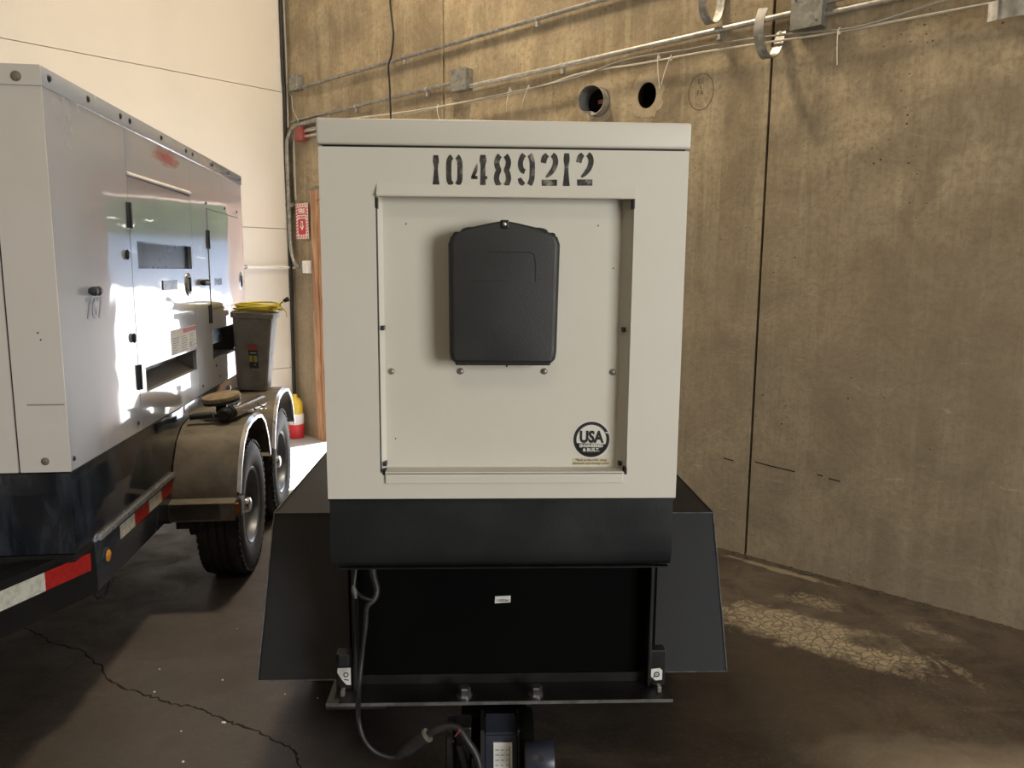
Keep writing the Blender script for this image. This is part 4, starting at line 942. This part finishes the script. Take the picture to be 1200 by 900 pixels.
b = MB(); P0 = Vector((-.232, 1.95, .276)); P1 = Vector((-.150, 1.95, .340)); b.cyl(P0, P0+(P1-P0)*.3, .010, 14, .014); b.cyl(P0+(P1-P0)*.25, P1, .017, 14); CB(b, 'plug', 'cord_black', 40)
b = MB(); d = (P1-P0).normalized(); b.cyl(P1-d*.004, P1+d*.004, .0195, 16); CB(b, 'plug_collar', 'bolt', 40)
b = MB(); b.tube([P1, (-.123, 1.95, .357), (-.085, 1.95, .366), (-.060, 1.945, .355), (-.040, 1.935, .330), (-.018, 1.93, .295), (-.006, 1.92, .25), (-.004, 1.91, .15)], .0105, 10, smooth=6); CB(b, 'socket_cable', 'cord_black', 60)
b = MB(); b.tube([(-.060, 1.93, .372), (-.064, 1.93, .360), (-.074, 1.93, .348)], .002, 6); CB(b, 'copper_wire', 'red_box')

# ------------------------------------------------------------------ grey trailer generator on the left
TH = radians(5.18)
LD = Vector((-sin(TH), cos(TH), 0)); LR = Vector((cos(TH), sin(TH), 0))
def lw(u, v, z=0): return LR*u+LD*v+Vector((0, 0, z))
UO, VO = -1.15, 2.69
lg = empty('tandem_trailer_generator', lw(UO, VO), TH, 'long glossy white generator on a black tandem-axle trailer at left', 'generator')
# local x = u - UO, local y = v - VO
Z0, Z1, LEN, WID = .92, 2.168, 2.86, 1.42
def P(b, name, mat, parent=None, smooth=None): return b.build(name, mat, parent or lg, smooth)
SI = SIDE
y1, y2, y3, y3b = .70, 1.61, 1.93, 2.79
# side panels (drawn y,z), thickness inwards
def side_plate(out, holes, name, th=.02, x=0, mat='gloss_white'):
    b = MB(); b.plate(out, th, holes, mat=T(x-th, 0, 0) @ SI); return P(b, name, mat)
side_plate(rect(.0063, Z0, y1-.003, Z1), [], 'side_panel')
side_plate(rect(y1+.003, 1.985, y2, Z1), [], 'upper_panel')
b = MB(); b.loft([[(0, y1+.006, 1.992), (.012, y1+.006, 1.980), (0, y1+.006, 1.976)], [(0, y2, 2.002), (.012, y2, 1.990), (0, y2, 1.984)]]); P(b, 'drip_edge', 'sign_white')
WIN = (.775, 1.600, 1.585, 1.715); VEN = (.785, 1.068, 1.600, 1.175)
dp = side_plate(rect(y1+.003, Z0, y2, 1.973), [rect(WIN[0], WIN[1], WIN[2], WIN[3]), rect(VEN[0], VEN[1], VEN[2]-.02, VEN[3])], 'door')
dp['label'] = 'wide side door with window and vent recess'
OPN = (1.93, 1.075, 2.62, 1.250)
side_plate([(y2+.003, Z0), (LEN, Z0), (LEN, 1.37), (y3b+.003, 1.37), (y3-.003, 1.37), (y3-.003, 1.940), (LEN, 1.940), (LEN, Z1), (y2+.003, Z1)], [rect(*OPN)], 'side_panel')
d3 = side_plate(rect(y3, 1.375, LEN-.01, 1.935), [], 'door', x=.004)
d3['label'] = 'small control door at the far end'
b = MB(); b.plate(rect(y1-.02, Z0+.01, LEN-.03, Z1-.01), .004, [rect(WIN[0]-.01, WIN[1]-.01, WIN[2]+.01, WIN[3]+.01), rect(VEN[0]-.01, VEN[1]-.01, VEN[2], VEN[3]+.01), rect(OPN[0]-.01, OPN[1]-.01, OPN[2]+.01, OPN[3]+.01)], mat=T(-.026, 0, 0) @ SI); P(b, 'inner_frame', 'pure_black')
# window and recesses
b = MB(); b.box((-.10, WIN[0]-.009, WIN[1]-.009), (-.0205, WIN[2]+.01, WIN[3]+.01)); P(b, 'window_glass', 'glass', dp)
b = MB(); b.loft([[(-.022, VEN[0], 1.175), (-.11, VEN[0], 1.175), (-.11, VEN[0], 1.12), (-.022, VEN[0], 1.066)], [(-.022, VEN[2], 1.175), (-.11, VEN[2], 1.175), (-.11, VEN[2], 1.12), (-.022, VEN[2], 1.066)]], cap=True)
bmesh.ops.delete(b.bm, geom=[f for f in b.bm.faces if abs(f.normal.x) > .9 and f.calc_center_median().x > -.03], context='FACES'); P(b, 'vent_recess', 'vent_grey', dp)
b = MB(); b.box((-.60, OPN[0]-.02, OPN[1]-.02), (-.55, OPN[2]+.02, OPN[3]+.02)); b.box((-.55, OPN[0]-.02, OPN[1]-.02), (-.022, OPN[2]+.02, OPN[1]-.008)); P(b, 'bay_lining', 'vent_grey')
b = MB(); b.box((-.18, OPN[0]+.03, OPN[1]+.055), (-.10, OPN[2]-.02, OPN[3]+.01), .004); P(b, 'bus_cover', 'blue_in')
b = MB()
for k in range(3): b.lathe([(.016, 0), (.018, .03), (.010, .05)], 'X', 12, T(-.10, OPN[0]+.05+.07*k, OPN[1]+.030))
b.tube([(-.05, OPN[0]+.03, OPN[1]+.015), (-.03, OPN[0]+.12, OPN[1]+.035), (-.05, OPN[0]+.22, OPN[1]+.02)], .010, 8, smooth=4); P(b, 'cable_lug', 'cord_black')
# end wall facing the camera
b = MB(); b.box((-.158, 0, Z0), (0, .006, Z1)); P(b, 'end_panel', 'matt_white')
b = MB(); b.box((-WID, 0, Z0), (-.166, .02, Z1)); P(b, 'end_panel', 'matt_white')
b = MB(); b.box((-.166, .008, Z0), (-.158, .02, Z1)); b.box((-WID+.02, .02, Z0), (-.02, .10, Z1-.01)); P(b, 'panel_gap', 'pure_black')
b = MB(); b.box((-.120, -.0012, 1.148), (-.004, .0, 1.152)); P(b, 'scratch', 'ink_grey')
for x, z in ((-.068, 1.389), (-.061, 1.366)):
    b = MB(); b.lathe([(.003, 0), (.003, -.001)], 'Y', 8, T(x, 0, z)); P(b, 'pin_hole', 'ink')
b = MB(); b.box((-WID, LEN-.02, Z0), (-.02, LEN, Z1)); b.box((-WID, .02, Z0), (-WID+.02, LEN-.02, Z1)); P(b, 'far_wall', 'matt_white')
# roof with rim
b = MB(); b.box((-WID-.006, -.006, Z1-.004), (.006, LEN+.006, 2.228), .006); P(b, 'roof', 'gloss_white', smooth=40)
b = MB(); b.box((-WID-.006, -.0085, Z1-.003), (.0055, -.006, 2.227)); P(b, 'roof_front', 'matt_white')
# bolts along the rim and over the panels
def bolt(x, y, z, r, mat, ax='X', name='bolt', par=None):
    b = MB(); s_ = 1 if ax == 'X' else -1
    b.lathe([(r*1.35, 0), (r*1.35, s_*.0015), (r, s_*.0015), (r, s_*.005), (r*.5, s_*.0065)], ax, 12, T(x, y, z)); return P(b, name, mat, par, 35)
for y in (.046, .347, .657, .761, 1.163, 1.56, 1.681, 2.085, 2.482, 2.83): bolt(.006, y, 2.198, .009, 'bolt_dark')
bolt(-.067, -.0085, 2.190, .012, 'bolt', 'Y'); bolt(-.078, 0, .957, .010, 'bolt', 'Y')
for y, z in ((.030, .958), (.655, .957), (1.675, .962), (2.062, .966), (1.925, 1.967), (2.366, 1.972), (2.70, 1.975), (2.44, 1.10), (2.75, 1.20), (2.60, 1.03), (1.98, 1.04)): bolt(0, y, z, .007, 'bolt_dark')
def hinge(y, z, par=None):
    b = MB(); b.box((0, y-.026, z-.052), (.006, y+.026, z+.052), .002); b.cyl((.008, y, z-.052), (.008, y, z+.052), .006, 10); h = P(b, 'hinge', 'bolt_dark', par, 35)
    b = MB()
    for dz in (-.032, .032):
        b.lathe([(.006, 0), (.004, .003)], 'X', 10, T(.0065, y+.012, z+dz))
    b.build('hinge_screw', M['bolt_light'], h)
hinge(y1, 1.815); hinge(y1, 1.145); hinge(y3-.004, 1.765); hinge(y3-.03, 1.345)
def paddle(y, z, par):
    b = MB(); b.lathe([(.060, 0), (.060, .004), (.052, .008)], 'X', 28, T(.0, y, z) @ Matrix.Diagonal((1, .78, 1, 1))); p = P(b, 'latch_bezel', 'chrome', par, 35)
    b = MB(); b.lathe([(.049, 0), (.049, .002)], 'X', 28, T(.0075, y, z) @ Matrix.Diagonal((1, .72, 1, 1)))
    b.box((.008, y-.010, z-.036), (.016, y+.010, z+.036), .004); b.build('latch_lever', M['blue_in'], p)
# latches are sub-parts of their doors; the doors share the root's origin
paddle(1.50, 1.52, dp); paddle(2.62+.10, 1.522, d3)
def pull(y0, y1_, z0, z1, par):
    b = MB(); b.box((.0, y0, z0), (.004, y1_, z1), .0015); P(b, 'recessed_pull', 'blue_in', par)
pull(1.08, 1.30, 1.500, 1.545, dp); pull(2.02, 2.20, 1.503, 1.547, d3)
def knobs(y, z, n_=2):
    b = MB()
    for k in range(n_): b.lathe([(.010, 0), (.016, .010), (.018, .022), (.010, .030)], 'X', 14, T(0, y+k*.035, z))
    b.box((0, y-.01, z-.010), (.018, y+.045, z+.010), .003); P(b, 'rubber_bumper', 'bolt_dark', None, 35)
knobs(.255, 1.518, 2); knobs(1.74, 1.526, 3)
for y, z in ((.640, 1.655), (.655, 1.315)):
    b = MB(); b.lathe([(.014, 0), (.018, .008), (.010, .014)], 'X', 14, T(0, y, z) @ Matrix.Diagonal((1, .7, 1.2, 1))); P(b, 'rubber_bumper', 'bolt_dark', None, 35)
# printed marks on the side
b = text_mesh('767', .105, xs=.95, bold=.002); setmat(b, T(.0006, .290, 1.452) @ SI); P(b, 'faded_number', 'ink_grey')
b = MB(); b.plate(rect(1.16, 1.185, 1.595, 1.305), .0008, mat=T(.0, 0, 0) @ SI); dl_ = P(b, 'warning_label', 'print_white', dp)
b = MB(); b.plate(rect(1.36, 1.280, 1.59, 1.302), .0005, mat=T(.0012, 0, 0) @ SI); P(b, 'label_header', 'print_red', dp)
b = MB()
for j in range(3):
    for i in range(7):
        y = 1.18+.145*j; z = 1.195+.0115*i; b.ribbon([(y, z), (y+random.uniform(.06, .12), z)], .0035, .0003)
b.plate(rect(1.47, 1.20, 1.49, 1.225), .0004); setmat(b, T(.0012, 0, 0) @ SI); P(b, 'label_print', 'ink_grey', dp)
b = MB(); b.plate(rect(1.0, 2.06, 1.5, 2.162), .0004, mat=T(.0, 0, 0) @ SI); P(b, 'faded_red_smear', 'smear')
# black tank, deck and rails
b = MB(); b.box((-WID, .0, .63), (-.004, LEN, Z0-.004), .006); P(b, 'base_tank', 'black_gloss', smooth=35)
b = MB(); b.box((-WID, .0, .60), (-.01, LEN+.1, .628)); b.plate([(-.09, .155), (-.32, -.35), (-1.1, -.35), (-1.33, .155)], .03, mat=T(0, 0, .575)); P(b, 'deck', 'black')
b = MB(); b.box((-.12, .15, .43), (.0, LEN+.45, .618), .006); P(b, 'side_rail', 'rail', smooth=30)
b = MB(); b.box((-.012, .18, .612), (.010, LEN+.45, .634), .003); P(b, 'rail_edge', 'silver_edge')
b = MB(); b.box((-WID, .15, .43), (-WID+.12, LEN+.45, .618), .006); P(b, 'side_rail', 'rail', smooth=30)
# A-frame beams towards the coupler
def beam(x0, y0, x1, y1_, name):
    d = Vector((x1-x0, y1_-y0, 0)); L = d.length; a = atan2(d.y, d.x)
    b = MB(); b.box((-.02, -.04, .425), (L, .04, .615), .006, Matrix.Translation((x0, y0, 0)) @ Matrix.Rotation(a, 4, 'Z')); return P(b, name, 'black', smooth=30), a, L
br_, ba, bl = beam(-.045, .155, -.72, -1.35, 'drawbar_beam'); beam(-WID+.045, .155, -.76, -1.35, 'drawbar_beam')
b = MB(); b.box((-.80, -1.55, .44), (-.68, -1.30, .60), .01); P(b, 'coupler', 'black')
# tape on the beam: front face is on the right-hand side of the beam (towards +x)
mb_ = Matrix.Translation((-.045, .155, 0)) @ Matrix.Rotation(ba, 4, 'Z')
for i, (x0, x1, m_) in enumerate(((.01, .20, 'red_tape'), (.20, .42, 'white_tape'), (.43, .62, 'red_tape'), (.62, .84, 'white_tape'))):
    b = MB(); b.box((x0, .0402, .52), (x1, .0412, .585), 0, mb_); P(b, 'reflective_tape', m_)
tz = ((.385, .545, 'white_tape'), (.547, .72, 'red_tape'), (.722, .89, 'white_tape'), (.892, 1.06, 'red_tape'))
for y0, y1_, m_ in tz:
    b = MB(); b.box((.0002, y0, .545), (.0012, y1_, .600)); P(b, 'reflective_tape', m_)
b = MB(); b.lathe([(.031, 0), (.031, .006), (.025, .009)], 'X', 24, T(0, .235, .535)); mk_ = P(b, 'marker_lamp', 'bolt_dark', smooth=35)
b = MB(); b.lathe([(.024, .008), (.020, .013), (.001, .016)], 'X', 24, T(0, .235, .535), cap=False); b.build('amber_lens', M['amber'], mk_, 50)
b = MB(); b.tube([(-.04, .21, .43), (-.03, .21, .385), (-.02, .25, .365), (-.02, .31, .40), (-.03, .31, .43)], .009, 8, smooth=3); b.box((-.06, .195, .40), (-.015, .225, .44), .003); P(b, 'tie_down_hook', 'jack_black', smooth=50)
b = MB(); b.box((-.018, .155, .610), (.0, .19, .640), .006); P(b, 'rail_corner', 'silver_edge')
# axles
b = MB()
for y in (1.43, 2.37): b.cyl((-WID+.1, y, .355), (.25, y, .355), .035); b.box((-.11, y-.25, .34), (-.05, y+.25, .42), .01)
P(b, 'axle', 'jack_black', smooth=40)
# wheels (v 4.12 and 5.06, outer face at u=-.85)
for y in (1.43, 2.37): wheel(lg, (.300-.1125, y, .355), .355, .225, .195, 1)
# tandem fenders
def humps(yc, R_, step):
    pts_ = []
    if step: pts_ += [(yc-.455, .415), (yc-.455, .500), (yc-.40, .512)]
    else: pts_ += [(yc-.44, .50)]
    ctrl = [(-.395, .54), (-.345, .665), (-.27, .765), (-.17, .822), (-.05, .838), (.08, .838), (.20, .820), (.30, .765), (.375, .665), (.425, .54)]
    pts_ += [(yc+a, z) for a, z in ctrl]
    return pts_
for yc, step in ((1.43, True), (2.37, False)):
    pr = humps(yc, .44, step); b = MB(); b.strip(pr, .0, .30, .004)
    f_ = P(b, 'fender', 'raw_steel', smooth=38)
    # outer lip
    b = MB(); body = [p for p in pr if p[1] > .52]
    inner = [(yc+(y-yc)*.955, .36+(z-.36)*.94) for y, z in body]
    b.loft([[(.300, y, z), (.318, y, z-.012), (.318, yi, zi), (.310, yi, zi)] for (y, z), (yi, zi) in zip(body, inner)]); P(b, 'fender_lip', 'raw_edge', f_, 38)
    if step:
        b = MB(); ol = [(0, yc-.455), (.235, yc-.455), (.318, yc-.39), (.318, yc-.33), (0, yc-.33)]
        b.plate(ol, .085, mat=T(0, 0, .418)); bmesh.ops.bevel(b.bm, geom=b.bm.edges[:], offset=.004, segments=1, affect='EDGES'); P(b, 'fender_step', 'raw_steel', f_)
        b = MB(); a0 = Vector((.243, yc-.449, 0)); a1 = Vector((.305, yc-.400, 0)); d = (a1-a0); nn = Vector((d.y, -d.x, 0)).normalized()
        b.loft([[tuple(a0+Vector((0, 0, .430))), tuple(a1+Vector((0, 0, .430))), tuple(a1+Vector((0, 0, .488))), tuple(a0+Vector((0, 0, .488)))], [tuple(a0+nn*.008+Vector((0, 0, .434))), tuple(a1+nn*.008+Vector((0, 0, .434))), tuple(a1+nn*.008+Vector((0, 0, .484))), tuple(a0+nn*.008+Vector((0, 0, .484)))]])
        P(b, 'amber_marker', 'amber_dull', f_)
        b = MB(); b.box((.02, yc-.42, .37), (.10, yc-.37, .418)); b.cyl((.06, yc-.30, .36), (.14, yc-.30, .36), .06, 18); P(b, 'leaf_spring', 'jack_black', f_)

# ------------------------------------------------------------------ things standing on the left trailer
# grey waste bin on the rear fender
bn = empty('waste_bin', lw(-1.015, 5.06, .842), TH, 'dusty grey tapered waste bin standing on the rear trailer fender', 'bin')
bn.rotation_euler = (0, radians(3.0), TH)
def bsec(w, d, z, r=.03): return [(x, y, z) for x, y in rrect(-w/2, -d/2, w/2, d/2, r, 4)]
b = MB(); b.loft([bsec(.17, .17, 0), bsec(.185, .185, .01), bsec(.235, .26, .455), bsec(.258, .285, .458), bsec(.262, .290, .49), bsec(.245, .272, .492), bsec(.235, .262, .48), bsec(.18, .19, .03)]); b.build('bin_body', 'bin', bn, 40)
lean = math.atan2((.26-.185)/2, .445)
mL = T(.012, -.1135, .21) @ Matrix.Rotation(lean, 4, 'X') @ FRONT
b = MB(); b.plate([(-.034, .085), (.022, .085), (.034, -.065), (-.022, -.065)], .001, mat=mL); bl_ = b.build('bin_label', M['print_dark'], bn)
b = MB(); b.plate([(-.033, .083), (.021, .083), (.024, .050), (-.031, .050)], .0006, mat=T(0, -.0014, 0) @ mL); b.build('label_red', M['print_red'], bl_)
b = MB(); b.plate([(-.026, .015), (-.006, .015), (-.004, -.025), (-.024, -.025)], .0006); b.plate([(.000, .015), (.022, .015), (.025, -.025), (.003, -.025)], .0006); setmat(b, T(0, -.0014, 0) @ mL); b.build('label_yellow', M['print_yellow'], bl_)
b = MB(); b.ribbon([(-.02, .032), (.018, .032)], .006, .0005); b.ribbon([(.008, -.042), (.014, -.042)], .007, .0005); b.ribbon([(-.002, -.074), (.012, -.078)], .003, .0005); setmat(b, T(0, -.0014, 0) @ mL); b.build('label_print', M['print_white'], bl_)
# yellow cord coiled on the bin
yc_ = empty('extension_cord', lw(-1.015+.040, 5.06, .842+.49), TH, 'yellow extension cord coiled flat on top of the grey bin', 'extension cord')
b = MB(); pts_ = []; rn = random.Random(4)
for i in range(150):
    a = i*.28; k = i/150
    rx = .142+.020*sin(a*.37)-.03*k+.01*rn.uniform(-1, 1)*.3; ry = .14+.015*cos(a*.51)
    pts_.append((rx*cos(a)+.006*sin(a*2.1), ry*sin(a), .010+.040*k+.010*sin(a*1.3+1)))
b.tube(pts_, .0062, 6); b.build('cord', 'yellow_cord', yc_, 60)
b = MB(); b.tube([(.13, .02, .045), (.15, .0, .060), (.165, -.01, .07), (.175, -.01, .074)], .006, 8, smooth=3); b.tube([(.14, .0, .03), (.165, -.02, .02), (.180, -.02, -.01), (.178, -.02, -.03)], .003, 6, smooth=3); b.build('cord_tail', 'yellow_cord', yc_, 60)
b = MB(); b.cyl((.165, -.01, .070), (.195, -.01, .085), .012, 12, .015); b.lathe([(.016, -.005), (.016, .005)], 'X', 12, T(.185, -.01, .081)); b.build('cord_plug', 'wire_black', yc_, 40)
# jack with round pad lying on the front fender
jk = empty('trailer_jack', lw(-.960, 4.08, .842), TH, 'trailer jack with round wooden pad and black crank handle lying on front fender', 'jack')
b = MB(); m_ = T(-.035, .03, .098) @ Matrix.Rotation(radians(5), 4, 'X') @ Matrix.Rotation(radians(-7), 4, 'Y'); b.lathe([(.080, -.014), (.096, -.010), (.098, .0), (.094, .010), (.086, .014)], 'Z', 40, m_); b.build('round_pad', 'pad', jk, 40)
b = MB(); b.lathe([(.095, -.024), (.092, -.014), (.05, -.012)], 'Z', 36, m_); b.build('pad_rim', 'jack_black', jk, 40)
b = MB(); b.cyl((-.035, .03, .02), (-.035, .03, .085), .028, 18); b.build('pad_post', 'jack_black', jk, 40)
b = MB(); b.cyl((.035, -.07, .030), (.125, .26, .040), .031, 20); b.lathe([(.034, 0), (.034, .03)], 'Z', 20, T(.035, -.07, .034) @ Vector((.09, .33, .012)).to_track_quat('Z', 'Y').to_matrix().to_4x4()); b.box((.02, -.06, .045), (.06, .05, .070), .006); b.build('jack_tube', 'chrome', jk, 40)
b = MB(); b.lathe([(.024, 0), (.036, .012), (.036, .05), (.02, .062)], 'Y', 18, T(.01, -.125, .028)); b.cyl((-.04, -.10, .028), (.03, -.10, .028), .014, 12); b.build('gear_head', 'jack_black', jk, 40)
b = MB(); b.cyl((-.150, -.11, .022), (-.045, -.10, .030), .0165, 16); b.lathe([(.018, -.004), (.018, .004)], 'X', 14, T(-.151, -.11, .022)); b.build('crank_grip', 'jack_black', jk, 40)
b = MB(); b.tube([(.07, .15, .02), (.12, .13, .012), (.155, .14, .015), (.16, .18, .012), (.13, .21, .016)], .0045, 6, smooth=4); b.build('safety_pin', 'chrome', jk, 50)
b = MB(); b.cyl((-.060, .30, -.0), (-.060, .30, .12), .009, 10); b.lathe([(.015, 0), (.015, .02)], 'Z', 12, T(-.06, .30, .10)); b.build('pin_rod', 'chrome', jk, 40)

print('triangles', sum(len(o.data.polygons)*2 for o in SC.objects if o.type == 'MESH'))
